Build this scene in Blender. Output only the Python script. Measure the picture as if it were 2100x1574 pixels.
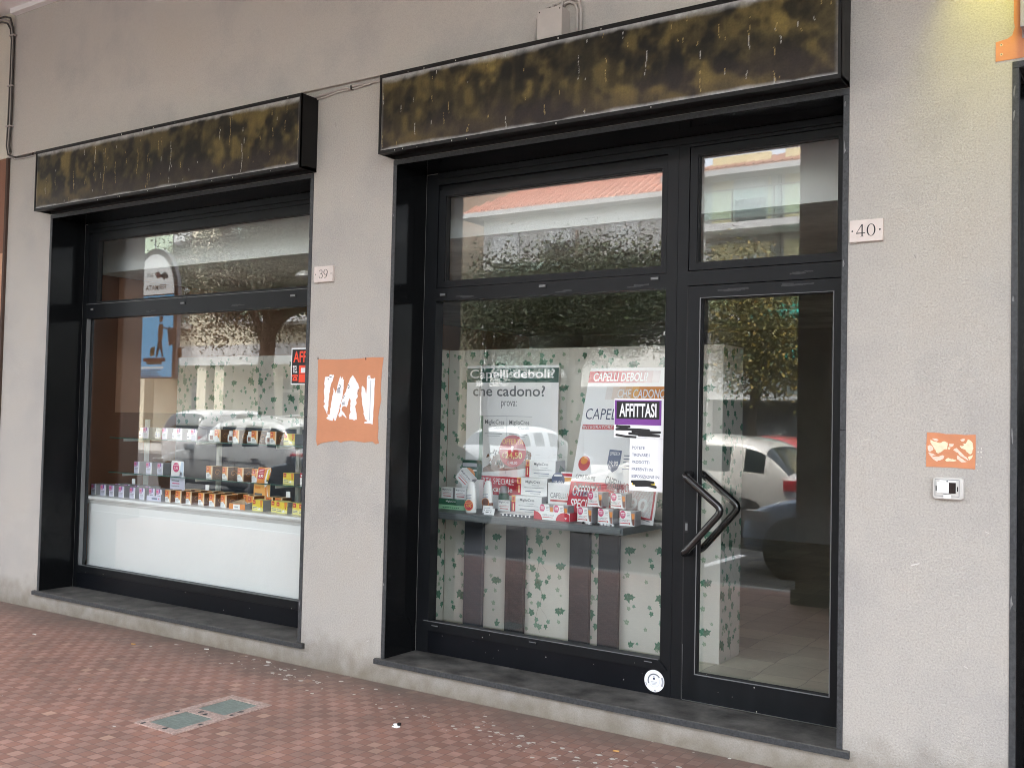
import bpy, bmesh, math, random
import numpy as np
from mathutils import Vector, Matrix

for _o in list(bpy.data.objects):
    bpy.data.objects.remove(_o)
SC = bpy.context.scene
COL = SC.collection
R = math.radians

# ------------------------------------------------------------------ camera, sky, sun, exposure
cam_d = bpy.data.cameras.new('camera')
cam_d.sensor_width = 36.0
cam_d.lens = 36.0 * 2073.5 / 2100.0
cam_d.clip_start = 0.05
cam_d.clip_end = 600.0
cam = bpy.data.objects.new('camera', cam_d)
COL.objects.link(cam)
YAW, PITCH, ROLL = 0.587007989, 0.0332059, 0.02208833
_f = Vector((-math.sin(YAW) * math.cos(PITCH), math.cos(YAW) * math.cos(PITCH), math.sin(PITCH)))
_r = Vector((math.cos(YAW), math.sin(YAW), 0.0))
_u = _r.cross(_f)
_r2 = _r * math.cos(ROLL) + _u * math.sin(ROLL)
_u2 = _u * math.cos(ROLL) - _r * math.sin(ROLL)
cam.matrix_world = Matrix(((_r2.x, _u2.x, -_f.x, 0.0), (_r2.y, _u2.y, -_f.y, -4.8),
                           (_r2.z, _u2.z, -_f.z, 1.6464), (0, 0, 0, 1)))
SC.camera = cam

SUN_ELEV, SUN_AZ = R(66), R(-18)          # behind the shop building, over the roofs
world = bpy.data.worlds.new('World')
SC.world = world
world.use_nodes = True
wn, wl = world.node_tree.nodes, world.node_tree.links
sky = wn.new('ShaderNodeTexSky')
sky.sky_type = 'NISHITA'
sky.sun_disc = False
sky.sun_elevation = SUN_ELEV
sky.sun_rotation = SUN_AZ
sky.dust_density = 3.0
hs = wn.new('ShaderNodeHueSaturation')
hs.inputs['Saturation'].default_value = 0.30
wl.new(sky.outputs['Color'], hs.inputs['Color'])
bg = wn['Background']
wl.new(hs.outputs['Color'], bg.inputs['Color'])
bg.inputs['Strength'].default_value = 0.15

sun_d = bpy.data.lights.new('sun', 'SUN')
sun_d.energy = 1.3
sun_d.angle = R(12)
sun_d.color = (1.0, 0.95, 0.87)
sun = bpy.data.objects.new('sun', sun_d)
COL.objects.link(sun)
_sd = Vector((math.sin(SUN_AZ) * math.cos(SUN_ELEV), math.cos(SUN_AZ) * math.cos(SUN_ELEV), math.sin(SUN_ELEV)))
sun.rotation_euler = (-_sd).to_track_quat('-Z', 'Y').to_euler()

SC.view_settings.view_transform = 'Standard'
SC.view_settings.look = 'None'
SC.view_settings.gamma = 1.0
SC.view_settings.exposure = 3.66
SC.cycles.filter_width = 1.0
SC.cycles.max_bounces = 14
SC.cycles.diffuse_bounces = 6
SC.cycles.glossy_bounces = 5
SC.cycles.transparent_max_bounces = 24
SC.cycles.caustics_reflective = False
SC.cycles.caustics_refractive = False
SC.cycles.sample_clamp_indirect = 6.0

rng = random.Random(7)

# ------------------------------------------------------------------ materials
MATS = {}


def nt(name):
    m = bpy.data.materials.new(name)
    m.use_nodes = True
    return m, m.node_tree.nodes, m.node_tree.links, m.node_tree.nodes['Principled BSDF']


def mat(name, col, rough=0.5, metal=0.0, var=0.0, scale=8.0, bump=0.0, bscale=60.0, spec=None, coat=0.0, stretch=None, emit=0.0):
    """plain procedural surface: base colour with a little noise variation and an optional fine bump"""
    if name in MATS:
        return MATS[name]
    m, n, l, b = nt(name)
    b.inputs['Base Color'].default_value = (*col, 1)
    b.inputs['Roughness'].default_value = rough
    b.inputs['Metallic'].default_value = metal
    if spec is not None:
        b.inputs['Specular IOR Level'].default_value = spec
    if coat:
        b.inputs['Coat Weight'].default_value = coat
        b.inputs['Coat Roughness'].default_value = 0.03
    if emit:
        b.inputs['Emission Color'].default_value = (*col, 1)
        b.inputs['Emission Strength'].default_value = emit
    if var or bump:
        tc = n.new('ShaderNodeTexCoord')
        mp = n.new('ShaderNodeMapping')
        l.new(tc.outputs['Object'], mp.inputs['Vector'])
        if stretch:
            mp.inputs['Scale'].default_value = stretch
    if var:
        nz = n.new('ShaderNodeTexNoise')
        nz.inputs['Scale'].default_value = scale
        nz.inputs['Detail'].default_value = 6
        nz.inputs['Roughness'].default_value = 0.65
        l.new(mp.outputs['Vector'], nz.inputs['Vector'])
        mr = n.new('ShaderNodeMapRange')
        mr.inputs['From Min'].default_value = 0.3
        mr.inputs['From Max'].default_value = 0.7
        mr.inputs['To Min'].default_value = 1 - var
        mr.inputs['To Max'].default_value = 1 + var
        l.new(nz.outputs['Fac'], mr.inputs['Value'])
        mx = n.new('ShaderNodeVectorMath')
        mx.operation = 'SCALE'
        mx.inputs[0].default_value = col
        l.new(mr.outputs['Result'], mx.inputs['Scale'])
        l.new(mx.outputs['Vector'], b.inputs['Base Color'])
        rr = n.new('ShaderNodeMapRange')
        rr.inputs['To Min'].default_value = max(0.0, rough - 0.12)
        rr.inputs['To Max'].default_value = min(1.0, rough + 0.12)
        l.new(nz.outputs['Fac'], rr.inputs['Value'])
        l.new(rr.outputs['Result'], b.inputs['Roughness'])
    if bump:
        nb = n.new('ShaderNodeTexNoise')
        nb.inputs['Scale'].default_value = bscale
        nb.inputs['Detail'].default_value = 4
        l.new(mp.outputs['Vector'], nb.inputs['Vector'])
        bp = n.new('ShaderNodeBump')
        bp.inputs['Strength'].default_value = bump
        bp.inputs['Distance'].default_value = 0.01
        l.new(nb.outputs['Fac'], bp.inputs['Height'])
        l.new(bp.outputs['Normal'], b.inputs['Normal'])
    MATS[name] = m
    return m


def ramp(n, stops):
    r = n.new('ShaderNodeValToRGB')
    e = r.color_ramp.elements
    while len(e) > 1:
        e.remove(e[-1])
    e[0].position, e[0].color = stops[0][0], (*stops[0][1], 1)
    for p, c in stops[1:]:
        x = e.new(p)
        x.color = (*c, 1)
    return r


def stucco(name, col, grain=0.06, dirt=True, bump=0.5, bscale=110.0):
    """rendered wall: fine grain, cloudy tone, dirt rising from the pavement, faint runs"""
    m, n, l, b = nt(name)
    tc = n.new('ShaderNodeTexCoord')
    g = n.new('ShaderNodeTexNoise')
    g.inputs['Scale'].default_value = bscale
    g.inputs['Detail'].default_value = 5
    g.inputs['Roughness'].default_value = 0.7
    l.new(tc.outputs['Object'], g.inputs['Vector'])
    c = n.new('ShaderNodeTexNoise')
    c.inputs['Scale'].default_value = 1.7
    c.inputs['Detail'].default_value = 7
    c.inputs['Roughness'].default_value = 0.6
    l.new(tc.outputs['Object'], c.inputs['Vector'])
    r1 = ramp(n, [(0.30, tuple(x * (1 - 2.6 * grain) for x in col)), (0.5, col), (0.72, tuple(min(1, x * (1 + 2 * grain)) for x in col))])
    l.new(g.outputs['Fac'], r1.inputs['Fac'])
    r2 = ramp(n, [(0.3, (0.86, 0.86, 0.87)), (0.52, (1, 0.99, 0.97)), (0.7, (1.0, 0.97, 0.93))])
    l.new(c.outputs['Fac'], r2.inputs['Fac'])
    mx = n.new('ShaderNodeMix')
    mx.data_type = 'RGBA'
    mx.blend_type = 'MULTIPLY'
    mx.inputs['Factor'].default_value = 1
    l.new(r1.outputs['Color'], mx.inputs['A'])
    l.new(r2.outputs['Color'], mx.inputs['B'])
    out = mx.outputs['Result']
    if dirt:
        sep = n.new('ShaderNodeSeparateXYZ')
        l.new(tc.outputs['Object'], sep.inputs['Vector'])
        dn = n.new('ShaderNodeTexNoise')
        dn.inputs['Scale'].default_value = 9.0
        dn.inputs['Detail'].default_value = 8
        l.new(tc.outputs['Object'], dn.inputs['Vector'])
        ma = n.new('ShaderNodeMath')
        ma.operation = 'MULTIPLY_ADD'
        ma.inputs[1].default_value = -0.30
        l.new(dn.outputs['Fac'], ma.inputs[0])
        l.new(sep.outputs['Z'], ma.inputs[2])
        mr = n.new('ShaderNodeMapRange')
        mr.inputs['From Min'].default_value = -0.16
        mr.inputs['From Max'].default_value = 0.10
        mr.inputs['To Min'].default_value = 0.75
        mr.inputs['To Max'].default_value = 0.0
        l.new(ma.outputs['Value'], mr.inputs['Value'])
        md = n.new('ShaderNodeMix')
        md.data_type = 'RGBA'
        md.blend_type = 'MIX'
        md.inputs['B'].default_value = (0.17, 0.14, 0.095, 1)
        l.new(mr.outputs['Result'], md.inputs['Factor'])
        l.new(out, md.inputs['A'])
        out = md.outputs['Result']
    l.new(out, b.inputs['Base Color'])
    b.inputs['Roughness'].default_value = 0.9
    b.inputs['Specular IOR Level'].default_value = 0.2
    bp = n.new('ShaderNodeBump')
    bp.inputs['Strength'].default_value = bump
    bp.inputs['Distance'].default_value = 0.004
    l.new(g.outputs['Fac'], bp.inputs['Height'])
    l.new(bp.outputs['Normal'], b.inputs['Normal'])
    MATS[name] = m
    return m


def tile_floor(name, size, c1, c2, grout, dirt=(0.15, 0.118, 0.098), rough=0.45, dirty=True, groutw=0.045):
    """small square tiles in two tones laid in a chequer, each tile a little different, with joints and grime"""
    m, n, l, b = nt(name)
    tc = n.new('ShaderNodeTexCoord')
    sc = n.new('ShaderNodeVectorMath')
    sc.operation = 'SCALE'
    sc.inputs['Scale'].default_value = 1.0 / size
    l.new(tc.outputs['Object'], sc.inputs[0])
    wob = n.new('ShaderNodeTexNoise')
    wob.inputs['Scale'].default_value = 3.0
    l.new(tc.outputs['Object'], wob.inputs['Vector'])
    wv = n.new('ShaderNodeVectorMath')
    wv.operation = 'SCALE'
    wv.inputs['Scale'].default_value = 0.22
    l.new(wob.outputs['Color'], wv.inputs[0])
    av = n.new('ShaderNodeVectorMath')
    av.operation = 'ADD'
    l.new(sc.outputs['Vector'], av.inputs[0])
    l.new(wv.outputs['Vector'], av.inputs[1])
    mulz = n.new('ShaderNodeVectorMath')
    mulz.operation = 'MULTIPLY'
    mulz.inputs[1].default_value = (1, 1, 0)
    l.new(av.outputs['Vector'], mulz.inputs[0])
    fl = n.new('ShaderNodeVectorMath')
    fl.operation = 'FLOOR'
    l.new(mulz.outputs['Vector'], fl.inputs[0])
    fr = n.new('ShaderNodeVectorMath')
    fr.operation = 'FRACTION'
    l.new(mulz.outputs['Vector'], fr.inputs[0])
    wn_ = n.new('ShaderNodeTexWhiteNoise')
    wn_.noise_dimensions = '2D'
    l.new(fl.outputs['Vector'], wn_.inputs['Vector'])
    s2 = n.new('ShaderNodeSeparateXYZ')
    l.new(fl.outputs['Vector'], s2.inputs['Vector'])
    ad = n.new('ShaderNodeMath')
    ad.operation = 'ADD'
    l.new(s2.outputs['X'], ad.inputs[0])
    l.new(s2.outputs['Y'], ad.inputs[1])
    pp = n.new('ShaderNodeMath')
    pp.operation = 'PINGPONG'
    pp.inputs[1].default_value = 1.0
    l.new(ad.outputs['Value'], pp.inputs[0])
    mc = n.new('ShaderNodeMix')
    mc.data_type = 'RGBA'
    mc.inputs['A'].default_value = (*c1, 1)
    mc.inputs['B'].default_value = (*c2, 1)
    l.new(pp.outputs['Value'], mc.inputs['Factor'])
    rv = ramp(n, [(0.0, (0.82, 0.82, 0.83)), (0.5, (1, 1, 1)), (0.95, (1.08, 1.07, 1.06)), (0.988, (1.15, 1.2, 1.16)), (1.0, (1.4, 1.5, 1.4))])
    l.new(wn_.outputs['Value'], rv.inputs['Fac'])
    m1 = n.new('ShaderNodeMix')
    m1.data_type = 'RGBA'
    m1.blend_type = 'MULTIPLY'
    m1.inputs['Factor'].default_value = 1
    l.new(mc.outputs['Result'], m1.inputs['A'])
    l.new(rv.outputs['Color'], m1.inputs['B'])
    fs = n.new('ShaderNodeSeparateXYZ')
    l.new(fr.outputs['Vector'], fs.inputs['Vector'])
    mins = []
    for ax in 'XY':
        s = n.new('ShaderNodeMath')
        s.operation = 'SUBTRACT'
        s.inputs[1].default_value = 0.5
        l.new(fs.outputs[ax], s.inputs[0])
        a = n.new('ShaderNodeMath')
        a.operation = 'ABSOLUTE'
        l.new(s.outputs['Value'], a.inputs[0])
        mins.append(a)
    mxx = n.new('ShaderNodeMath')
    mxx.operation = 'MAXIMUM'
    l.new(mins[0].outputs['Value'], mxx.inputs[0])
    l.new(mins[1].outputs['Value'], mxx.inputs[1])
    gr = n.new('ShaderNodeMapRange')
    gr.inputs['From Min'].default_value = 0.5 - groutw * 1.2
    gr.inputs['From Max'].default_value = 0.5 - groutw * 0.5
    l.new(mxx.outputs['Value'], gr.inputs['Value'])
    m2 = n.new('ShaderNodeMix')
    m2.data_type = 'RGBA'
    m2.inputs['B'].default_value = (*grout, 1)
    l.new(gr.outputs['Result'], m2.inputs['Factor'])
    l.new(m1.outputs['Result'], m2.inputs['A'])
    out = m2.outputs['Result']
    g1 = n.new('ShaderNodeTexNoise')
    g1.inputs['Scale'].default_value = 2.4
    g1.inputs['Detail'].default_value = 9
    g1.inputs['Roughness'].default_value = 0.7
    l.new(tc.outputs['Object'], g1.inputs['Vector'])
    gm = n.new('ShaderNodeMapRange')
    gm.inputs['From Min'].default_value = 0.42
    gm.inputs['From Max'].default_value = 0.75
    gm.inputs['To Max'].default_value = 0.62 if dirty else 0.25
    l.new(g1.outputs['Fac'], gm.inputs['Value'])
    fac = gm.outputs['Result']
    if dirty:
        sp = n.new('ShaderNodeSeparateXYZ')
        l.new(tc.outputs['Object'], sp.inputs['Vector'])
        wd = n.new('ShaderNodeMath')
        wd.operation = 'MULTIPLY_ADD'
        wd.inputs[1].default_value = 0.9
        l.new(g1.outputs['Fac'], wd.inputs[0])
        l.new(sp.outputs['Y'], wd.inputs[2])
        wm = n.new('ShaderNodeMapRange')
        wm.inputs['From Min'].default_value = -0.12
        wm.inputs['From Max'].default_value = 0.50
        wm.inputs['To Max'].default_value = 0.92
        l.new(wd.outputs['Value'], wm.inputs['Value'])
        mxm = n.new('ShaderNodeMath')
        mxm.operation = 'MAXIMUM'
        l.new(fac, mxm.inputs[0])
        l.new(wm.outputs['Result'], mxm.inputs[1])
        fac = mxm.outputs['Value']
    m3 = n.new('ShaderNodeMix')
    m3.data_type = 'RGBA'
    m3.inputs['B'].default_value = (*dirt, 1)
    l.new(fac, m3.inputs['Factor'])
    l.new(out, m3.inputs['A'])
    l.new(m3.outputs['Result'], b.inputs['Base Color'])
    rr = n.new('ShaderNodeMapRange')
    rr.inputs['To Min'].default_value = rough
    rr.inputs['To Max'].default_value = min(1, rough + 0.3)
    l.new(g1.outputs['Fac'], rr.inputs['Value'])
    l.new(rr.outputs['Result'], b.inputs['Roughness'])
    bp = n.new('ShaderNodeBump')
    bp.inputs['Strength'].default_value = 0.5
    bp.inputs['Distance'].default_value = 0.002
    inv = n.new('ShaderNodeMath')
    inv.operation = 'SUBTRACT'
    inv.inputs[0].default_value = 1.0
    l.new(gr.outputs['Result'], inv.inputs[1])
    ih = n.new('ShaderNodeMath')
    ih.operation = 'MULTIPLY_ADD'
    ih.inputs[1].default_value = 0.5
    l.new(wn_.outputs['Value'], ih.inputs[0])
    l.new(inv.outputs['Value'], ih.inputs[2])
    l.new(ih.outputs['Value'], bp.inputs['Height'])
    l.new(bp.outputs['Normal'], b.inputs['Normal'])
    MATS[name] = m
    return m


def glass(name, base=0.05, tint=(0.93, 0.97, 0.95)):
    """clear flat glass: see-through with a mirror reflection that grows towards grazing angles"""
    m = bpy.data.materials.new(name)
    m.use_nodes = True
    n, l = m.node_tree.nodes, m.node_tree.links
    n.clear()
    o = n.new('ShaderNodeOutputMaterial')
    tr = n.new('ShaderNodeBsdfTransparent')
    tr.inputs['Color'].default_value = (*tint, 1)
    gl = n.new('ShaderNodeBsdfGlossy')
    gl.inputs['Roughness'].default_value = 0.0
    gl.inputs['Color'].default_value = (1, 1, 1, 1)
    lw = n.new('ShaderNodeLayerWeight')
    lw.inputs['Blend'].default_value = 0.5
    pw = n.new('ShaderNodeMath')
    pw.operation = 'POWER'
    pw.inputs[1].default_value = 5.0
    l.new(lw.outputs['Facing'], pw.inputs[0])
    ma = n.new('ShaderNodeMath')
    ma.operation = 'MULTIPLY_ADD'
    ma.inputs[1].default_value = 1 - base
    ma.inputs[2].default_value = base
    l.new(pw.outputs['Value'], ma.inputs[0])
    mx = n.new('ShaderNodeMixShader')
    l.new(ma.outputs['Value'], mx.inputs['Fac'])
    l.new(tr.outputs['BSDF'], mx.inputs[1])
    l.new(gl.outputs['BSDF'], mx.inputs[2])
    l.new(mx.outputs['Shader'], o.inputs['Surface'])
    MATS[name] = m
    return m


def attr_mat(name, attr, rough=0.5, bump=0.0):
    m, n, l, b = nt(name)
    a = n.new('ShaderNodeVertexColor')
    a.layer_name = attr
    tc = n.new('ShaderNodeTexCoord')
    nz = n.new('ShaderNodeTexNoise')
    nz.inputs['Scale'].default_value = 90
    nz.inputs['Detail'].default_value = 4
    l.new(tc.outputs['Object'], nz.inputs['Vector'])
    mr = n.new('ShaderNodeMapRange')
    mr.inputs['To Min'].default_value = 0.7
    mr.inputs['To Max'].default_value = 1.3
    l.new(nz.outputs['Fac'], mr.inputs['Value'])
    vm = n.new('ShaderNodeVectorMath')
    vm.operation = 'SCALE'
    l.new(a.outputs['Color'], vm.inputs[0])
    l.new(mr.outputs['Result'], vm.inputs['Scale'])
    l.new(vm.outputs['Vector'], b.inputs['Base Color'])
    b.inputs['Roughness'].default_value = rough
    b.inputs['Specular IOR Level'].default_value = 0.2
    MATS[name] = m
    return m


M = {}
M['stucco'] = stucco('stucco', (0.45, 0.428, 0.396), grain=0.085, bscale=118.0, bump=0.6)
M['stucco_up'] = stucco('upper_render', (0.50, 0.468, 0.432), grain=0.05, dirt=False, bump=0.25, bscale=160)
M['cream'] = stucco('cream_render', (0.62, 0.58, 0.50), grain=0.03, dirt=False, bump=0.2)
M['brown'] = stucco('brown_render', (0.24, 0.125, 0.085), grain=0.05, dirt=False, bump=0.3)
M['peach'] = stucco('peach_render', (0.52, 0.30, 0.20), grain=0.04, dirt=False, bump=0.3)
M['white_ceiling'] = mat('white_ceiling', (0.80, 0.78, 0.77), 0.9, var=0.05, scale=3)
M['tiles'] = tile_floor('red_tiles', 0.0665, (0.345, 0.178, 0.132), (0.425, 0.252, 0.198), (0.23, 0.132, 0.102))
M['asphalt'] = mat('asphalt', (0.07, 0.07, 0.072), 0.9, var=0.3, scale=4, bump=0.4, bscale=150)
M['kerb'] = mat('kerb_stone', (0.34, 0.33, 0.31), 0.85, var=0.2, scale=10)
M['granite_polished'] = mat('polished_black_granite', (0.006, 0.0065, 0.007), 0.12, var=0.4, scale=120, spec=0.16)
M['granite_edge'] = mat('sawn_black_granite', (0.038, 0.040, 0.042), 0.6, var=0.6, scale=70)
M['sill_stone'] = mat('worn_sill_stone', (0.078, 0.074, 0.066), 0.75, var=0.75, scale=6, bump=0.2, bscale=80)
M['frame'] = mat('black_anodised_frame', (0.0065, 0.0075, 0.0088), 0.42, metal=0.0, var=0.25, scale=3, spec=0.22, stretch=(3, 3, 0.5))
M['frame2'] = mat('black_kick_panel', (0.0050, 0.0058, 0.0078), 0.36, var=0.12, scale=5, spec=0.18)
M['gasket'] = mat('rubber_gasket', (0.006, 0.006, 0.006), 0.7)
M['bead'] = mat('glazing_bead', (0.16, 0.165, 0.165), 0.4)
M['black_gloss'] = mat('black_gloss_metal', (0.008, 0.008, 0.008), 0.12, spec=0.6, coat=0.5)
M['steel'] = mat('brushed_steel', (0.55, 0.55, 0.54), 0.35, metal=1.0, var=0.1, scale=30)
M['glass'] = glass('window_glass', 0.057, (0.983, 0.994, 0.989))
M['shelf_glass'] = glass('shelf_glass', 0.05, (0.80, 0.92, 0.87))
M['sign_box'] = mat('black_painted_box', (0.008, 0.0078, 0.0075), 0.5, var=0.4, scale=6, spec=0.25)
M['paper'] = mat('white_paper', (0.87, 0.87, 0.87), 0.7, var=0.03, scale=5)
M['white_plastic'] = mat('white_plastic', (0.58, 0.565, 0.53), 0.4, var=0.05, scale=20)
M['white_paint'] = mat('white_lacquer', (0.85, 0.86, 0.84), 0.35, var=0.02, scale=3)
M['marble'] = mat('plaque_marble', (0.66, 0.58, 0.53), 0.5, var=0.07, scale=25)
M['black_ink'] = mat('black_ink', (0.012, 0.012, 0.013), 0.6)
M['grey_ink'] = mat('grey_ink', (0.13, 0.14, 0.15), 0.6)
M['lightgrey_ink'] = mat('light_grey_ink', (0.38, 0.39, 0.42), 0.6)
M['navy_ink'] = mat('navy_ink', (0.02, 0.03, 0.09), 0.6)
M['slate_ink'] = mat('slate_ink', (0.14, 0.17, 0.26), 0.6)
M['teal_ink'] = mat('teal_ink', (0.03, 0.10, 0.085), 0.6)
M['red_ink'] = mat('red_ink', (0.52, 0.03, 0.055), 0.55)
M['red_soft'] = mat('soft_red_ink', (0.55, 0.085, 0.09), 0.55)
M['orange_ink'] = mat('orange_ink', (0.74, 0.27, 0.055), 0.55)
M['amber_ink'] = mat('amber_ink', (0.80, 0.42, 0.12), 0.55)
M['paleorange_ink'] = mat('pale_orange_ink', (0.82, 0.60, 0.36), 0.55)
M['yellow_ink'] = mat('yellow_ink', (0.80, 0.62, 0.07), 0.55)
M['paleyellow'] = mat('pale_yellow_ink', (0.80, 0.75, 0.30), 0.55)
M['pink_ink'] = mat('pink_ink', (0.62, 0.08, 0.20), 0.55)
M['purple_ink'] = mat('purple_ink', (0.20, 0.05, 0.30), 0.55)
M['fluo'] = mat('fluorescent_red', (0.95, 0.075, 0.025), 0.5)
M['lav'] = mat('lavender_card', (0.66, 0.66, 0.78), 0.5)
M['greybox'] = mat('grey_card', (0.30, 0.295, 0.31), 0.5, var=0.08, scale=20)
M['brown_card'] = mat('brown_card', (0.17, 0.062, 0.018), 0.42, var=0.25, scale=25)
M['green_card'] = mat('green_card', (0.02, 0.14, 0.07), 0.5)
M['mint_card'] = mat('mint_card', (0.35, 0.66, 0.40), 0.5)
M['white_card'] = mat('white_card', (0.86, 0.86, 0.85), 0.5)
M['orange_paint'] = mat('old_orange_paint', (0.58, 0.25, 0.130), 0.8, var=0.06, scale=5, bump=0.15, bscale=60)
M['orange_paint2'] = mat('bright_orange_paint', (0.60, 0.245, 0.12), 0.8, var=0.08, scale=9, bump=0.1)
M['cable'] = mat('painted_cable', (0.40, 0.36, 0.33), 0.6)
M['dark_cable'] = mat('dark_cable', (0.05, 0.045, 0.04), 0.6)
M['box_beige'] = mat('painted_junction_box', (0.50, 0.455, 0.415), 0.6, var=0.06, scale=14)
M['wallpaper'] = mat('wallpaper', (0.60, 0.58, 0.52), 0.75, var=0.05, scale=4)
M['ivy1'] = mat('ivy_print_dark', (0.065, 0.20, 0.125), 0.7)
M['ivy2'] = mat('ivy_print_mid', (0.15, 0.30, 0.21), 0.7)
M['ivy3'] = mat('ivy_print_pale', (0.26, 0.36, 0.25), 0.7)
M['vine'] = mat('ivy_print_stem', (0.22, 0.22, 0.16), 0.7)
M['int_brown'] = mat('interior_brown_paint', (0.21, 0.088, 0.045), 0.8, var=0.08, scale=3)
M['int_peach'] = mat('interior_peach_paint', (0.50, 0.27, 0.17), 0.8, var=0.06, scale=3)
M['int_grey'] = mat('interior_grey_paint', (0.42, 0.41, 0.38), 0.85, var=0.12, scale=2)
M['int_ceiling'] = mat('interior_ceiling_paint', (0.84, 0.83, 0.80), 0.9, var=0.35, scale=1.5)
M['int_white'] = mat('interior_white_paint', (0.76, 0.77, 0.75), 0.8, var=0.02)
M['int_floor'] = tile_floor('interior_tiles', 0.30, (0.58, 0.56, 0.43), (0.54, 0.52, 0.40), (0.34, 0.33, 0.26), rough=0.3, dirty=False, groutw=0.012)
M['table'] = mat('slate_table', (0.115, 0.13, 0.135), 0.42, var=0.12, scale=14)
M['leg'] = mat('dark_board', (0.012, 0.013, 0.017), 0.5, var=0.2, scale=10)
M['leg2'] = mat('blue_grey_board', (0.055, 0.063, 0.080), 0.5, var=0.1, scale=10)
M['bottle'] = mat('bottle_plastic', (0.80, 0.80, 0.78), 0.3)
M['brown_band'] = mat('brown_band', (0.20, 0.075, 0.05), 0.4)
M['dark_green'] = mat('dark_green_plastic', (0.02, 0.08, 0.05), 0.3)
M['granite_pink'] = mat('pink_granite', (0.46, 0.34, 0.29), 0.7, var=0.4, scale=60)
M['teal_glass'] = mat('teal_glass_block', (0.19, 0.235, 0.205), 0.4, var=0.35, scale=16, bump=0.35, bscale=45, stretch=(1, 6, 1))
M['fleck'] = mat('white_flecks', (0.66, 0.64, 0.58), 0.9)
M['tan'] = mat('cigarette_filter', (0.65, 0.36, 0.12), 0.8)
M['hole'] = mat('drill_hole', (0.02, 0.012, 0.01), 0.9)
M['grey_sign'] = mat('grey_sign_panel', (0.34, 0.32, 0.34), 0.5, var=0.05)
# street
M['car_grey'] = mat('metallic_grey_paint', (0.60, 0.63, 0.64), 0.35, metal=0.0, coat=0.5)
M['car_white'] = mat('pearl_white_paint', (0.74, 0.72, 0.67), 0.25, coat=1.0)
M['car_blue'] = mat('steel_blue_paint', (0.30, 0.42, 0.58), 0.3, metal=0.0, coat=1.0)
M['car_dark'] = mat('graphite_paint', (0.20, 0.225, 0.24), 0.25, metal=0.1, coat=1.0)
M['car_red'] = mat('red_car_paint', (0.35, 0.03, 0.03), 0.25, coat=1.0)
M['car_van'] = mat('white_van_paint', (0.60, 0.60, 0.60), 0.3, coat=0.6)
M['car_glass'] = mat('tinted_car_glass', (0.02, 0.03, 0.032), 0.04, spec=0.9)
M['tyre'] = mat('tyre_rubber', (0.015, 0.015, 0.015), 0.85)
M['rim'] = mat('alloy_rim', (0.55, 0.55, 0.56), 0.3, metal=0.9)
M['tail'] = mat('tail_lamp_lens', (0.45, 0.02, 0.03), 0.15, coat=0.5)
M['head'] = mat('head_lamp_lens', (0.6, 0.62, 0.64), 0.1, metal=0.4)
M['trim'] = mat('black_car_trim', (0.02, 0.02, 0.02), 0.6)
M['chrome'] = mat('chrome_trim', (0.75, 0.75, 0.75), 0.12, metal=1.0)
M['leaf_a'] = mat('leaf_dark', (0.028, 0.045, 0.017), 0.6)
M['leaf_b'] = mat('leaf_green', (0.055, 0.075, 0.025), 0.6)
M['leaf_c'] = mat('leaf_olive', (0.17, 0.15, 0.038), 0.6)
M['leaf_d'] = mat('leaf_yellow', (0.28, 0.20, 0.045), 0.6)
M['bark'] = mat('bark', (0.085, 0.065, 0.05), 0.95, var=0.4, scale=14, bump=0.6, bscale=30)
M['facade_yellow'] = mat('yellow_render', (0.66, 0.58, 0.36), 0.9, var=0.08, scale=1.2)
M['facade_grey'] = mat('grey_render', (0.46, 0.455, 0.435), 0.9, var=0.08, scale=0.8)
M['facade_cream'] = mat('cream_facade', (0.56, 0.51, 0.39), 0.9, var=0.06, scale=0.8)
M['facade_pink'] = mat('pink_facade', (0.50, 0.30, 0.26), 0.9, var=0.06, scale=0.8)
M['concrete'] = mat('pale_concrete', (0.46, 0.46, 0.45), 0.85, var=0.08, scale=2)
M['roof_tile'] = mat('terracotta_roof', (0.52, 0.26, 0.19), 0.9, var=0.25, scale=6)
M['roof_tile2'] = mat('pale_terracotta_roof', (0.44, 0.26, 0.19), 0.9, var=0.2, scale=6)
M['shutter'] = mat('roller_shutter', (0.52, 0.53, 0.52), 0.6, var=0.1, scale=2)
M['window_dark'] = mat('far_window_pane', (0.03, 0.035, 0.04), 0.1, spec=0.8)
M['rail'] = mat('balcony_rail', (0.12, 0.12, 0.11), 0.5)
M['awning'] = mat('green_awning', (0.02, 0.27, 0.22), 0.8)
M['sign_blue'] = mat('glowing_blue_sign', (0.10, 0.36, 0.62), 0.4, emit=0.34)  # emission added to brighten the shaded sign so its mirror image shows
M['sign_white'] = mat('white_bus_sign', (0.78, 0.80, 0.80), 0.4, emit=0.26)  # white parts of the sign get the same added glow
M['sign_grey'] = mat('bus_sign_frame', (0.20, 0.20, 0.21), 0.4, metal=0.4)
M['skin'] = mat('printed_skin', (0.60, 0.36, 0.25), 0.5)
M['lamp_grey'] = mat('galvanised_steel', (0.45, 0.46, 0.46), 0.5, metal=0.4)

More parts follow.
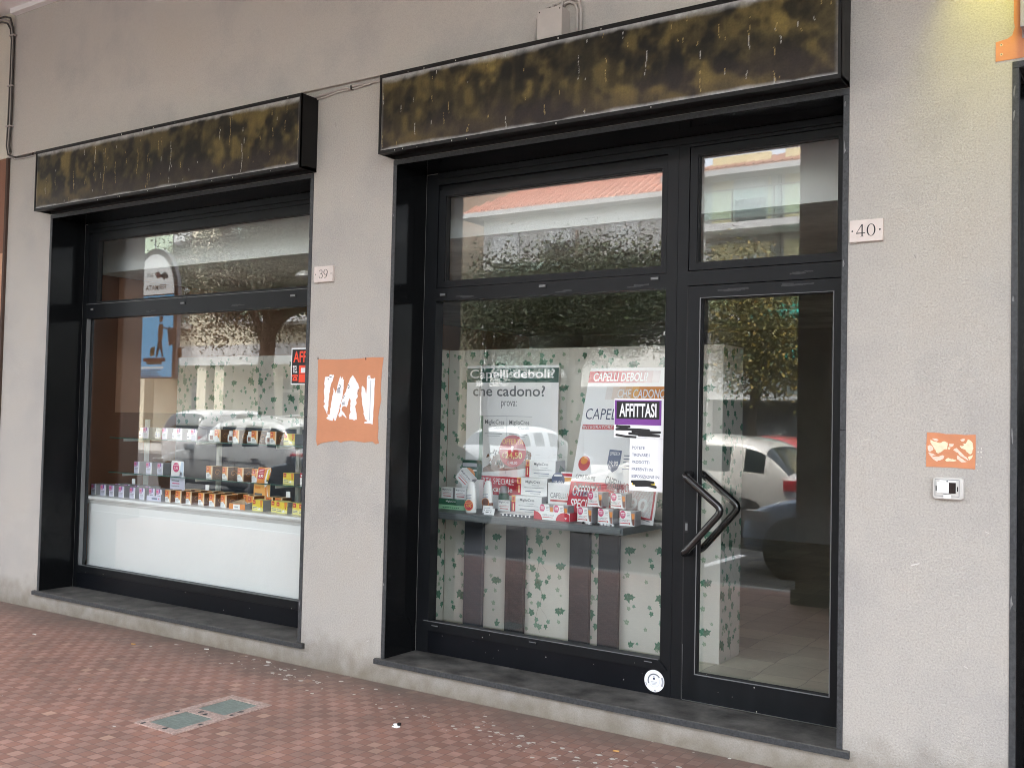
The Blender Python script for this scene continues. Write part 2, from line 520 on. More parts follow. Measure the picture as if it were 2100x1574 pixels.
# ------------------------------------------------------------------ mesh helpers
class MB:
    """collects shapes and links them as ONE mesh object"""

    def __init__(s):
        s.v, s.f, s.m, s.mats, s.sm = [], [], [], [], []

    def mi(s, m):
        if isinstance(m, str):
            m = M[m]
        if m not in s.mats:
            s.mats.append(m)
        return s.mats.index(m)

    def add(s, vs, fs, m, smooth=False):
        o, k = len(s.v), s.mi(m)
        s.v += [tuple(x) for x in vs]
        for f in fs:
            s.f.append(tuple(o + i for i in f))
            s.m.append(k)
            s.sm.append(smooth)

    def box(s, x0, x1, y0, y1, z0, z1, m, skip=''):
        vs = [(x, y, z) for z in (z0, z1) for y in (y0, y1) for x in (x0, x1)]
        F = {'b': (0, 2, 3, 1), 't': (4, 5, 7, 6), 'f': (0, 1, 5, 4), 'k': (2, 6, 7, 3), 'l': (0, 4, 6, 2), 'r': (1, 3, 7, 5)}
        s.add(vs, [F[k] for k in F if k not in skip], m)

    def cbox(s, x0, x1, y0, y1, z0, z1, m, b=0.004):
        """box with chamfered long edges on every side"""
        b = min(b, (x1 - x0) / 2.2, (y1 - y0) / 2.2, (z1 - z0) / 2.2)
        bm = bmesh.new()
        bmesh.ops.create_cube(bm, size=1)
        for v in bm.verts:
            v.co = ((x0 + x1) / 2 + v.co.x * (x1 - x0), (y0 + y1) / 2 + v.co.y * (y1 - y0), (z0 + z1) / 2 + v.co.z * (z1 - z0))
        bmesh.ops.bevel(bm, geom=bm.edges[:], offset=b, segments=2, profile=0.7, affect='EDGES')
        s.bm(bm, m)

    def bm(s, bm, m, smooth=False):
        bm.verts.index_update()
        s.add([v.co[:] for v in bm.verts], [[v.index for v in f.verts] for f in bm.faces], m, smooth)
        bm.free()

    def quad(s, a, b, c, d, m):
        s.add([a, b, c, d], [(0, 1, 2, 3)], m)

    def poly(s, pts, m):
        s.add(pts, [tuple(range(len(pts)))], m)

    def plate(s, pts, O, U, V, N, m, t=0.0):
        """flat outline pts (2d) on a plane O + u*U + v*V, with thickness t along N"""
        O, U, V, N = Vector(O), Vector(U), Vector(V), Vector(N)
        P = [O + U * a + V * b for a, b in pts]
        n = len(P)
        if t == 0:
            s.add([p[:] for p in P], [tuple(range(n))], m)
        else:
            Q = [p + N * t for p in P]
            s.add([p[:] for p in P] + [q[:] for q in Q],
                  [tuple(range(n, 2 * n)), tuple(reversed(range(n)))] + [(i, (i + 1) % n, n + (i + 1) % n, n + i) for i in range(n)], m)

    def tube(s, pts, r, m, n=8, caps=True):
        pts = [Vector(p) for p in pts]
        rings = []
        up = None
        for i, p in enumerate(pts):
            t = (pts[min(i + 1, len(pts) - 1)] - pts[max(i - 1, 0)]).normalized()
            if up is None:
                up = t.orthogonal().normalized()
            else:
                up = (up - t * up.dot(t))
                up = up.normalized() if up.length > 1e-6 else t.orthogonal().normalized()
            w = t.cross(up)
            rr = r[i] if isinstance(r, (list, tuple)) else r
            rings.append([p + (up * math.cos(2 * math.pi * k / n) + w * math.sin(2 * math.pi * k / n)) * rr for k in range(n)])
        vs = [v[:] for ring in rings for v in ring]
        fs = []
        for i in range(len(pts) - 1):
            for k in range(n):
                a, b = i * n + k, i * n + (k + 1) % n
                fs.append((a, b, b + n, a + n))
        if caps:
            fs.append(tuple(reversed(range(n))))
            fs.append(tuple(range((len(pts) - 1) * n, len(pts) * n)))
        s.add(vs, fs, m, True)

    def lathe(s, prof, c, m, n=20, axis='z', smooth=True, ms=None):
        """prof: (radius, height) pairs turned about an axis through c; ms: material per band"""
        c = Vector(c)
        A = {'z': ((1, 0, 0), (0, 1, 0), (0, 0, 1)), 'y': ((1, 0, 0), (0, 0, 1), (0, -1, 0)), 'x': ((0, 1, 0), (0, 0, 1), (1, 0, 0))}[axis]
        a, b, h = (Vector(q) for q in A)
        vs = []
        for r_, z in prof:
            for k in range(n):
                t = 2 * math.pi * k / n
                vs.append((c + a * (r_ * math.cos(t)) + b * (r_ * math.sin(t)) + h * z)[:])
        for i in range(len(prof) - 1):
            fs = [(i * n + k, i * n + (k + 1) % n, (i + 1) * n + (k + 1) % n, (i + 1) * n + k) for k in range(n)]
            s.add([vs[j] for j in range(i * n, (i + 2) * n)], [tuple(q - i * n for q in f) for f in fs], ms[i] if ms else m, smooth)

    def disc(s, O, U, V, r, m, n=28, r2=None, a0=0.0, a1=2 * math.pi):
        O, U, V = Vector(O), Vector(U), Vector(V)
        full = abs(a1 - a0) > 6.28
        k = n if full else n + 1
        ang = [a0 + (a1 - a0) * i / n for i in range(k)]
        out = [(O + U * (r * math.cos(t)) + V * (r * math.sin(t)))[:] for t in ang]
        if r2 is None:
            s.add(out, [tuple(range(k))], m)
        else:
            inn = [(O + U * (r2 * math.cos(t)) + V * (r2 * math.sin(t)))[:] for t in ang]
            fs = [(i, (i + 1) % k, k + (i + 1) % k, k + i) for i in range(k if full else k - 1)]
            s.add(out + inn, fs, m)

    def text(s, body, O, U, V, w, h, m, bold=0.0, align='l'):
        """flat lettering whose bounding box is w x h with its lower left corner at O; U right, V up"""
        vs, fs = glyphs(body, bold)
        x0, x1 = min(v[0] for v in vs), max(v[0] for v in vs)
        y0, y1 = min(v[1] for v in vs), max(v[1] for v in vs)
        if h is None:
            h = w * (y1 - y0) / (x1 - x0)
        if w is None:
            w = h * (x1 - x0) / (y1 - y0)
        O, U, V = Vector(O), Vector(U), Vector(V)
        if align == 'c':
            O = O - U * (w / 2)
        s.add([(O + U * ((a - x0) / (x1 - x0) * w) + V * ((b - y0) / (y1 - y0) * h))[:] for a, b in vs], fs, m)

    def build(s, name, parent=None, loc=None, rotz=0.0, bevel=None):
        me = bpy.data.meshes.new(name)
        me.from_pydata(s.v, [], s.f)
        for m in s.mats:
            me.materials.append(m)
        me.polygons.foreach_set('material_index', s.m)
        me.polygons.foreach_set('use_smooth', s.sm)
        me.update()
        o = bpy.data.objects.new(name, me)
        COL.objects.link(o)
        if parent is not None:
            o.parent = parent
        if loc is not None:
            o.location = loc
        o.rotation_euler.z = rotz
        if bevel:
            bv = o.modifiers.new('edges', 'BEVEL')
            bv.width = bevel
            bv.segments = 2
            bv.limit_method = 'ANGLE'
        return o


_G = {}


def glyphs(body, bold=0.0):
    k = (body, bold)
    if k not in _G:
        cu = bpy.data.curves.new('lettering', 'FONT')
        cu.body = body
        cu.size = 1.0
        cu.offset = bold
        cu.resolution_u = 3
        cu.fill_mode = 'FRONT'
        ob = bpy.data.objects.new('lettering', cu)
        COL.objects.link(ob)
        dg = bpy.context.evaluated_depsgraph_get()
        dg.update()
        me = ob.evaluated_get(dg).to_mesh()
        _G[k] = ([(v.co.x, v.co.y) for v in me.vertices], [tuple(p.vertices) for p in me.polygons])
        ob.evaluated_get(dg).to_mesh_clear()
        bpy.data.objects.remove(ob)
        bpy.data.curves.remove(cu)
    return _G[k]


def tag(o, label=None, cat=None, group=None, kind=None):
    if label:
        o['label'] = label
    if cat:
        o['category'] = cat
    if group:
        o['group'] = group
    if kind:
        o['kind'] = kind
    return o


def thing(name, label, cat, loc=(0, 0, 0), rotz=0.0, group=None):
    o = bpy.data.objects.new(name, None)
    o.empty_display_size = 0.2
    COL.objects.link(o)
    o.location = loc
    o.rotation_euler.z = rotz
    return tag(o, label, cat, group)


def dup(root, loc, rotz=None, label=None, group=None, scale=None):
    c = root.copy()
    COL.objects.link(c)
    c.location = loc
    if rotz is not None:
        c.rotation_euler.z = rotz
    if scale:
        c.scale = scale
    if label:
        c['label'] = label
    if group:
        c['group'] = group
    for ch in list(root.children):
        d = ch.copy()
        COL.objects.link(d)
        d.parent = c
        for g in list(ch.children):
            e = g.copy()
            COL.objects.link(e)
            e.parent = d
    return c


UX, UZ, NY = (1, 0, 0), (0, 0, 1), (0, -1, 0)       # a plane that faces the street: right, up, towards the viewer
ORD = ['first', 'second', 'third', 'fourth', 'fifth', 'sixth', 'seventh', 'eighth', 'ninth', 'tenth']


def fbm(x, y, seed, octv=4):
    """value noise on arrays"""
    r_ = np.random.RandomState(seed)
    T = r_.rand(64, 64)
    out, amp, tot = np.zeros_like(x), 1.0, 0.0
    for k in range(octv):
        xi, yi = np.floor(x).astype(int), np.floor(y).astype(int)
        fx, fy = x - xi, y - yi
        fx, fy = fx * fx * (3 - 2 * fx), fy * fy * (3 - 2 * fy)
        g = lambda a, b: T[(a + 17 * k) % 64, (b + 31 * k) % 64]
        out += amp * ((g(xi, yi) * (1 - fx) + g(xi + 1, yi) * fx) * (1 - fy) + (g(xi, yi + 1) * (1 - fx) + g(xi + 1, yi + 1) * fx) * fy)
        tot += amp
        amp *= 0.55
        x, y = x * 2.03, y * 2.03
    return out / tot


def sstep(a, b, x):
    t = np.clip((x - a) / (b - a), 0, 1)
    return t * t * (3 - 2 * t)

# ------------------------------------------------------------------ ground
GZ = -0.06                                              # road level
b = MB()
b.box(-40, 14, -4.30, 0.0, -0.2, 0.0, 'tiles')
tag(b.build('pavement'), kind='structure')
b = MB()
b.box(-90, 60, -70, -4.47, -0.4, GZ, 'asphalt')
for i in range(9):                                      # painted bay lines
    b.box(-36 + i * 5.2, -35.88 + i * 5.2, -7.1, -5.0, GZ + 0.001, GZ + 0.004, 'paper', skip='b')
tag(b.build('road'), kind='structure')
b = MB()
b.cbox(-40, 14, -4.47, -4.30, -0.3, -0.002, 'kerb', 0.012)
tag(b.build('kerb'), kind='structure')
b = MB()
b.box(-90, 60, -29.9, -19.6, GZ, GZ + 0.12, 'kerb', skip='b')
tag(b.build('far_pavement'), kind='structure')

# ------------------------------------------------------------------ the arcade building
bld = thing('arcade_building', 'rendered arcade shop building with a white portico ceiling and two black framed shopfronts', 'building')
X0, X1 = -7.81, -4.805        # opening 39
X2, X3 = -4.115, -1.315       # opening 40
X4 = -0.62                    # next shop
XN = -8.45                    # neighbour on the left
ZO, ZS, ZU, ZC = 3.235, 0.115, 3.785, 5.06


def wall_cells(b, xs, zs, hole, y0, y1, m):
    """front, back and the reveals of a wall with openings"""
    for i in range(len(xs) - 1):
        for j in range(len(zs) - 1):
            if hole(i, j):
                continue
            a, c, d, e = xs[i], xs[i + 1], zs[j], zs[j + 1]
            sk = ''
            if i > 0 and not hole(i - 1, j):
                sk += 'l'
            if i < len(xs) - 2 and not hole(i + 1, j):
                sk += 'r'
            if j > 0 and not hole(i, j - 1):
                sk += 'b'
            if j < len(zs) - 2 and not hole(i, j + 1):
                sk += 't'
            b.box(a, c, y0, y1, d, e, m, skip=sk)


b = MB()
wall_cells(b, [XN, X0, X1, X2, X3, X4, 3.0], [-0.1, ZS, ZO, ZU],
           lambda i, j: (i in (1, 3, 5) and j == 1) or (i == 5 and j == 0), 0.0, 0.30, 'stucco')
b.build('facade_wall', bld)
b = MB()
b.box(-8.425, 3.0, -0.028, 0.30, ZU, ZC, 'stucco_up')
b.build('upper_wall', bld)
b = MB()
b.box(-24, -8.48, -0.004, 0.30, -0.1, 2.97, 'peach')
b.box(-24, -8.48, -0.010, 0.30, 2.97, 3.79, 'brown')
b.box(-8.48, XN - 0.001, -0.022, 0.30, -0.1, 3.79, mat('dark_brown_edge', (0.07, 0.042, 0.03), 0.9))
b.build('adjoining_wall', bld)
b = MB()
b.box(-24, -8.425, -0.02, 0.30, 3.79, ZC, 'cream')
b.build('adjoining_upper_wall', bld)
b = MB()
b.box(-40, 14, -4.28, 0.30, ZC, ZC + 0.25, 'white_ceiling')
b.box(-8.40, 3.0, -0.085, -0.029, ZC - 0.045, ZC - 0.001, 'white_ceiling')
b.build('portico_ceiling', bld)
b = MB()
b.box(-40, 14, -4.25, -3.70, 4.78, ZC - 0.003, 'cream')
b.build('portico_beam', bld)
for x in (-25.6, -19.9, -14.10, -8.20, -2.97, 2.8, 8.4):
    b = MB()
    b.cbox(x, x + 0.80, -4.24, -3.71, 0.0, 4.777, mat('dark_pillar_cladding', (0.13, 0.12, 0.105), 0.5, var=0.2, scale=4), 0.02)
    b.cbox(x - 0.03, x + 0.83, -4.27, -3.68, 0.0, 0.14, 'granite_edge', 0.01)
    b.build('pillar', bld)
b = MB()
b.box(-40, 14, -4.28, 9.0, ZC + 0.252, 8.6, 'facade_cream')
b.build('upper_storeys', bld)

# stone sills, jambs and lintels
for (a, c) in ((X0, X1), (X2, X3)):
    b = MB()
    b.cbox(a - 0.04, c + 0.035, -0.022, 0.31, ZS + 0.001, 0.150, 'sill_stone', 0.004)
    b.cbox(a - 0.042, c + 0.037, -0.026, -0.0225, ZS + 0.002, 0.146, 'granite_edge', 0.0015)
    b.build('window_sill', bld)
    for (p, q) in ((a, a + 0.026), (c - 0.026, c)):
        b = MB()
        b.box(p, q, 0.0, 0.298, 0.151, ZO - 0.002, 'granite_polished')
        b.box(p - 0.0005, q + 0.0005, -0.005, -0.0003, 0.151, 1.62, 'granite_edge')
        b.box(p - 0.0005, q + 0.0005, -0.005, -0.0003, 1.623, ZO - 0.032, 'granite_edge')
        b.build('jamb', bld)
    b = MB()
    b.box(a + 0.027, c - 0.027, 0.0, 0.298, ZO - 0.032, ZO - 0.002, 'granite_polished')
    b.box(a, c, -0.006, -0.0005, ZO - 0.030, ZO - 0.001, 'granite_edge')
    b.build('lintel', bld)
b = MB()
b.box(X4, X4 + 0.026, -0.005, 0.29, 0.0, 3.206, 'granite_edge')
b.box(X4 + 0.026, X4 + 0.03, 0.003, 0.29, 0.0, 3.18, 'granite_polished')
b.box(X4, 3.0, -0.006, 0.28, 3.207, 3.234, 'granite_edge')
b.box(X4 + 0.031, 3.0, 0.24, 0.29, 0.0, 3.206, 'granite_polished')
b.build('jamb', bld)


def slot(b, x, z, w=0.045):
    b.box(x, x + w, YF - 0.0085, YF - 0.0015, z, z + 0.013, 'bead')
    b.box(x - 0.002, x + w + 0.006, YF - 0.0045, YF - 0.001, z - 0.004, z + 0.015, 'gasket')


YF = 0.30                                               # front plane of the frames
YG = 0.345                                              # glass plane


def ring(b, x0, x1, z0, z1, w, y0, y1, m):
    wl_, wr_, wb_, wt_ = w
    b.box(x0, x0 + wl_, y0, y1, z0, z1, m)
    b.box(x1 - wr_, x1, y0, y1, z0, z1, m)
    b.box(x0 + wl_, x1 - wr_, y0, y1, z0, z0 + wb_, m)
    b.box(x0 + wl_, x1 - wr_, y0, y1, z1 - wt_, z1, m)


def pane(name, x0, x1, z0, z1, par):
    g = MB()
    g.box(x0 - 0.008, x1 + 0.008, YG, YG + 0.006, z0 - 0.008, z1 + 0.008, 'glass')
    return g.build(name, par)


def gaskets(b, x0, x1, z0, z1, t=0.006):
    ring(b, x0 - t, x1 + t, z0 - t, z1 + t, (t, t, t, t), YF + 0.012, YG - 0.001, 'gasket')


# --- window of number 39
b = MB()
b.box(X0 + 0.027, -7.735, YF, YF + 0.08, 0.151, 3.20, 'frame')
b.box(-4.90, X1 - 0.027, YF, YF + 0.08, 0.151, 3.20, 'frame')
b.box(-7.735, -4.90, YF + 0.001, YF + 0.08, 2.402, 2.52, 'frame')
b.box(-7.735, -4.90, YF + 0.001, YF + 0.08, 3.125, 3.20, 'frame')
b.box(-7.735, -4.90, YF - 0.012, YF + 0.08, 3.155, 3.20, 'frame')
b.box(-7.735, -4.90, YF + 0.001, YF + 0.08, 0.275, 0.330, 'frame')
b.box(-7.735, -4.90, YF - 0.006, YF + 0.0005, 0.279, 0.335, 'frame')
ring(b, -7.660, -4.96, 2.523, 3.122, (0.05, 0.05, 0.014, 0.064), YF + 0.004, YF + 0.06, 'frame')
b.box(-7.735, -7.663, YF + 0.02, YF + 0.08, 2.52, 3.125, 'frame')
b.box(-4.957, -4.90, YF + 0.02, YF + 0.08, 2.52, 3.125, 'frame')
gaskets(b, -7.604, -5.016, 2.543, 3.052)
b.box(-7.735, -7.728, YF + 0.010, YG - 0.002, 0.33, 2.40, 'bead')
b.box(-7.735, -4.90, YF + 0.010, YF + 0.014, 0.3302, 0.337, 'bead')
b.box(-7.735, -4.90, YF - 0.003, YF + 0.003, 2.5205, 2.5235, 'bead')
slot(b, -6.50, 2.472)
slot(b, -7.66, 2.470, 0.03)
slot(b, -5.3, 2.472)
w39 = b.build('shop_window', bld)
b = MB()
b.box(-7.735, -4.90, YF + 0.003, YF + 0.07, 0.151, 0.274, 'frame2')
b.build('kick_panel', w39)
pane('transom_pane', -7.61, -5.01, 2.537, 3.058, w39)
pane('window_pane', -7.735, -4.90, 0.332, 2.40, w39)

# --- shopfront of number 40
b = MB()
b.box(X2 + 0.027, -3.992, YF, YF + 0.08, 0.151, 3.20, 'frame')
b.box(-2.385, -2.320, YF, YF + 0.08, 0.151, 3.20, 'frame')
b.box(-2.3195, -2.256, YF + 0.002, YF + 0.08, 0.151, 3.20, 'frame')
b.box(-3.992, -2.385, YF + 0.001, YF + 0.08, 3.128, 3.20, 'frame')
b.box(-2.256, X3 - 0.027, YF + 0.001, YF + 0.08, 3.148, 3.20, 'frame')
b.box(-3.992, X3 - 0.027, YF - 0.012, YF + 0.0005, 3.165, 3.20, 'frame')
b.box(-3.992, -2.385, YF + 0.001, YF + 0.08, 2.381, 2.461, 'frame')
b.box(-2.256, X3 - 0.027, YF + 0.001, YF + 0.08, 2.386, 2.464, 'frame')
b.box(X3 - 0.085, X3 - 0.027, YF, YF + 0.08, 2.464, 3.148, 'frame')
b.box(X3 - 0.085, X3 - 0.027, YF, YF + 0.08, 0.151, 2.386, 'frame')
b.box(-3.992, -2.385, YF + 0.001, YF + 0.08, 0.290, 0.345, 'frame')
# mitred bottom bead, standing proud
b.plate([(-4.060, 0.291), (-2.335, 0.291), (-2.388, 0.347), (-4.02, 0.352)], (0, YF - 0.0005, 0), UX, UZ, NY, 'frame', 0.009)
b.plate([(-4.022, 0.349), (-2.39, 0.344), (-2.388, 0.348), (-4.02, 0.353)], (0, YF - 0.0097, 0), UX, UZ, NY, 'bead', 0.0006)
# transom sashes
ring(b, -3.986, -2.388, 2.464, 3.092, (0.052, 0.030, 0.038, 0.038), YF + 0.004, YF + 0.06, 'frame')
ring(b, -2.251, -1.405, 2.469, 3.144, (0.043, 0.042, 0.038, 0.042), YF + 0.004, YF + 0.06, 'frame')
b.box(-3.992, -2.385, YF + 0.03, YF + 0.08, 3.092, 3.128, 'frame')
gaskets(b, -3.928, -2.424, 2.508, 3.048)
gaskets(b, -2.202, -1.453, 2.513, 3.096)
b.box(-2.384, -2.381, YF - 0.0015, YF + 0.001, 0.30, 2.38, 'gasket')
slot(b, -3.955, 2.412, 0.04)
slot(b, -3.21, 2.428)
slot(b, -2.475, 2.430)
for x in (-3.95, -3.22, -2.47):                        # drain caps on the bead
    b.box(x, x + 0.05, YF - 0.017, YF - 0.0098, 0.317, 0.330, 'frame')
    b.box(x - 0.001, x + 0.049, YF - 0.0175, YF - 0.0172, 0.326, 0.3305, 'bead')
s40 = b.build('shopfront', bld)
b = MB()
b.box(-3.992, -2.385, YF + 0.003, YF + 0.07, 0.151, 0.2895, 'frame2')
b.build('kick_panel', s40)
pane('transom_pane', -3.934, -2.418, 2.502, 3.054, s40)
pane('transom_pane', -2.208, -1.447, 2.507, 3.102, s40)
pane('window_pane', -3.985, -2.390, 0.345, 2.380, s40)

# --- door leaf
b = MB()
ring(b, -2.250, -1.408, 0.156, 2.380, (0.070, 0.054, 0.142, 0.064), YF - 0.004, YF + 0.055, 'frame')
gaskets(b, -2.174, -1.468, 0.304, 2.310)
ring(b, -2.181, -1.461, 0.297, 2.317, (0.005, 0.005, 0.005, 0.003), YF - 0.006, YF - 0.0042, 'bead')
b.box(-2.2565, -2.2502, YF - 0.0046, YF + 0.004, 0.152, 2.384, 'gasket')
b.box(-2.2500, -2.2492, YF - 0.0055, YF - 0.0042, 0.156, .45, 'bead')
b.box(-2.2490, -1.408, YF - 0.0055, YF - 0.0042, 0.1562, 0.1575, 'bead')
door = b.build('door', bld)
pane('door_pane', -2.180, -1.462, 0.298, 2.316, door)


def v_handle(y, out, x0, name):
    """bent tubular pull: two legs, a rounded elbow, returns towards the leaf"""
    zt, zb, za, xa = 1.362, 0.945, 1.190, x0 + 0.218
    pts = [(x0, y + out, zt)]
    pts += [(x0, y + out * 0.15, zt), (x0 + 0.006, y, zt - 0.006)]
    A, B_, C_ = Vector((x0 + 0.02, y, zt - 0.02)), Vector((xa, y, za)), Vector((x0 + 0.02, y, zb + 0.02))
    k = 0.16
    P, Q = B_.lerp(A, k), B_.lerp(C_, k)
    pts += [A[:], P[:]]
    for i in range(1, 8):
        t = i / 8
        pts.append(((P * (1 - t) * (1 - t) + B_ * 2 * t * (1 - t) + Q * t * t))[:])
    pts += [Q[:], C_[:], (x0 + 0.006, y, zb + 0.006), (x0, y + out * 0.15, zb), (x0, y + out, zb)]
    h = MB()
    h.tube(pts, 0.0195, 'black_gloss', n=16)
    return h.build(name, door)


v_handle(0.205, 0.09, -2.215, 'handle')
v_handle(0.455, -0.10, -2.218, 'handle')
b = MB()
b.box(-2.248, -2.226, YF - 0.0065, YF - 0.0045, 1.050, 1.108, 'gasket')
b.box(-2.243, -2.231, YF - 0.0085, YF - 0.0066, 1.060, 1.098, 'bead')
b.build('lock', door)

# --- inside of the shop
b = MB()
b.box(-8.26, 1.03, 0.35, 8.04, 0.02, 0.146, 'int_floor')
b.build('shop_floor', bld)
b = MB()
b.box(-8.30, -8.222, 0.345, 8.06, 0.0, 3.6, 'int_brown')
b.box(-8.2215, -8.218, 0.95, 8.0, 1.615, 2.862, 'int_peach')
b.build('side_wall', bld)
b = MB()
b.box(-8.30, 1.1, 8.0, 8.1, 0.0, 3.6, 'int_grey')
b.box(1.0, 1.1, 0.345, 7.999, 0.0, 3.6, 'int_grey')
b.build('back_wall', bld)
b = MB()
b.box(-8.24, 1.03, 0.70, 0.76, 2.862, 3.6, 'int_white')
b.build('bulkhead', bld)
b = MB()
b.box(-8.24, 1.03, 0.75, 8.03, 2.865, 2.90, 'int_ceiling')
b.box(-8.27, 1.05, 0.36, 0.73, 3.45, 3.5, 'int_ceiling')
b.build('shop_ceiling', bld)
b = MB()
b.box(-8.28, X0 + 0.025, 0.302, 0.38, 0.10, 3.6, 'int_grey')
b.box(X1 - 0.025, X2 + 0.025, 0.302, 0.38, 0.10, 3.6, 'int_grey')
b.box(X3 - 0.025, 1.05, 0.302, 0.38, 0.10, 3.6, 'int_grey')
b.box(X0 + 0.025, X1 - 0.025, 0.302, 0.38, 3.201, 3.6, 'int_grey')
b.box(X2 + 0.025, X3 - 0.025, 0.302, 0.38, 3.201, 3.6, 'int_grey')
b.build('inner_wall', bld)

# ------------------------------------------------------------------ the two painted-over sign boxes
def seg_dist(px, py, ax, ay, bx, by):
    dx, dy = bx - ax, by - ay
    t = np.clip(((px - ax) * dx + (py - ay) * dy) / (dx * dx + dy * dy + 1e-9), 0, 1)
    return np.hypot(px - ax - t * dx, py - ay - t * dy)


def sign_face(name, x0, x1, z0, z1, y, par, seed, gold, ghosts):
    st = 0.005
    nx, nz = int((x1 - x0) / st), int((z1 - z0) / st)
    xs, zs = np.linspace(x0, x1, nx + 1), np.linspace(z0, z1, nz + 1)
    X, Z = np.meshgrid(xs, zs)
    u, v = X - x0, Z - z0
    W, H = x1 - x0, z1 - z0
    n1 = fbm(u * 5.5 + v * 1.5, v * 6.0, seed, 3)
    n2 = fbm(u * 13 - v * 3, v * 12, seed + 1, 3)
    n3 = fbm(u * 70, v * 6, seed + 2, 3)
    n4 = fbm(u * 2.2, v * 2.0, seed + 3)
    dark = np.array((0.0075, 0.0075, 0.007))
    brown = np.array((0.050, 0.040, 0.019))
    gcol = np.array((0.205, 0.150, 0.046))
    g = 0.06 * gold + 0.94 * sstep(0.47, 0.68, 0.62 * n1 + 0.22 * n2 + 0.16 * n4 + 0.02 * (n3 - 0.5)) * gold
    zone = fbm(u * 2.6 + 9, v * 2.2 + 4, seed + 7, 2)
    g = g * (0.35 + 0.85 * sstep(0.34, 0.62, zone))
    bm_ = sstep(0.34, 0.60, 0.6 * n2 + 0.4 * n1)
    c = dark * (1 - bm_[..., None]) + brown * bm_[..., None]
    c = c * (1 - g[..., None]) + gcol * g[..., None]
    # the lettering that was painted out still shows as soft dark shapes
    gh = np.zeros_like(X)
    gr = random.Random(seed * 3)
    for gl in ghosts:
        k, cx, cz, r_ = gl[0], (gl[1] + gr.uniform(-.012, .012)) * W, (gl[2] + gr.uniform(-.05, .05)) * H, gl[3] * gr.uniform(.85, 1.12)
        gs = gr.choice([.25, .45, .7, .9, 1.0])
        wob = (n2 - 0.5) * 0.035 + (n1 - 0.5) * 0.02
        if k == 'o':
            d = np.abs(np.hypot((u - cx) / 0.72, v - cz) - r_) - 0.028
        elif k == 'i':
            d = seg_dist(u, v, cx, cz - r_, cx, cz + r_) - 0.034
        else:
            d = np.minimum(np.abs(np.hypot((u - cx) / 0.75, v - cz + r_ * 0.35) - r_ * 0.62) - 0.026,
                           seg_dist(u, v, cx + (0.62 if k == 'd' else -0.62) * r_ * 0.75, cz - r_, cx + (0.62 if k == 'd' else -0.62) * r_ * 0.75, cz + r_) - 0.028)
        gh = np.maximum(gh, gs * (1 - sstep(-0.012, 0.036, d + wob)))
    gh = gh * (0.55 + 0.45 * sstep(0.40, 0.58, n4 * 0.6 + n2 * 0.4))
    c = c * (1 - 0.93 * gh[..., None]) + dark * 0.93 * gh[..., None]
    c *= (0.86 + 0.28 * n3)[..., None]
    # purplish film low down
    low = (1 - sstep(0.05, 0.20, v + (n1 - 0.5) * 0.16)) * 0.6
    c = c * (1 - low[..., None]) + np.array((0.036, 0.027, 0.025)) * low[..., None]
    # bare whitish edge where the spray missed
    et = 0.030 + 0.045 * (n4 - 0.3) + 0.03 * (n2 - 0.5)
    eb = 0.018 + 0.035 * (n1 - 0.45)
    e = np.maximum(1 - sstep(0.0, 1.0, (H - v) / np.maximum(et, 0.004)), 1 - sstep(0.0, 1.0, v / np.maximum(eb, 0.003)))
    e = np.maximum(e, 0.25 * (1 - sstep(0.0, 0.022, np.minimum(u, W - u))))
    e *= 0.45 + 0.75 * fbm(u * 30, v * 30, seed + 5, 3)
    e = np.clip(e, 0, 1)
    c = c * (1 - e[..., None]) + np.array((0.42, 0.42, 0.41)) * e[..., None]
    # drips and scratches
    rs = np.random.RandomState(seed + 9)
    for _ in range(int(24 * W)):
        i = rs.randint(2, nx - 2)
        L = int(rs.choice([3, 5, 8, 14, 26, 40], p=[.3, .25, .2, .13, .08, .04]))
        j = rs.randint(2, max(3, nz - L - 2))
        if rs.rand() < 0.5:
            i = int(np.clip(round(i / 26) * 26 + rs.randint(-2, 3), 2, nx - 2))
        colr = np.array((0.50, 0.37, 0.15)) if rs.rand() < 0.62 else np.array((0.60, 0.60, 0.56))
        for q in range(L):
            ii = int(np.clip(i + round(0.8 * math.sin(q * 0.13 + i)), 0, nx))
            if rs.rand() < 0.80:
                al = rs.uniform(0.25, 0.85)
                c[j + q, ii] = c[j + q, ii] * (1 - al) + colr * al * rs.uniform(0.6, 1.1)
    me = bpy.data.meshes.new(name)
    vs = np.stack([X.ravel(), np.full(X.size, y), Z.ravel()], 1)
    idx = np.arange(X.size).reshape(X.shape)
    fs = np.stack([idx[:-1, :-1].ravel(), idx[:-1, 1:].ravel(), idx[1:, 1:].ravel(), idx[1:, :-1].ravel()], 1)
    me.from_pydata(vs.tolist(), [], fs.tolist())
    at = me.color_attributes.new('grime', 'FLOAT_COLOR', 'POINT')
    rgba = np.ones((X.size, 4), np.float32)
    rgba[:, :3] = np.clip(c.reshape(-1, 3), 0, 1)
    at.data.foreach_set('color', rgba.ravel())
    me.materials.append(M.get('grimy') or M.setdefault('grimy', attr_mat('grimy_sign_face', 'grime', 0.42)))
    o = bpy.data.objects.new(name, me)
    COL.objects.link(o)
    o.parent = par
    return o


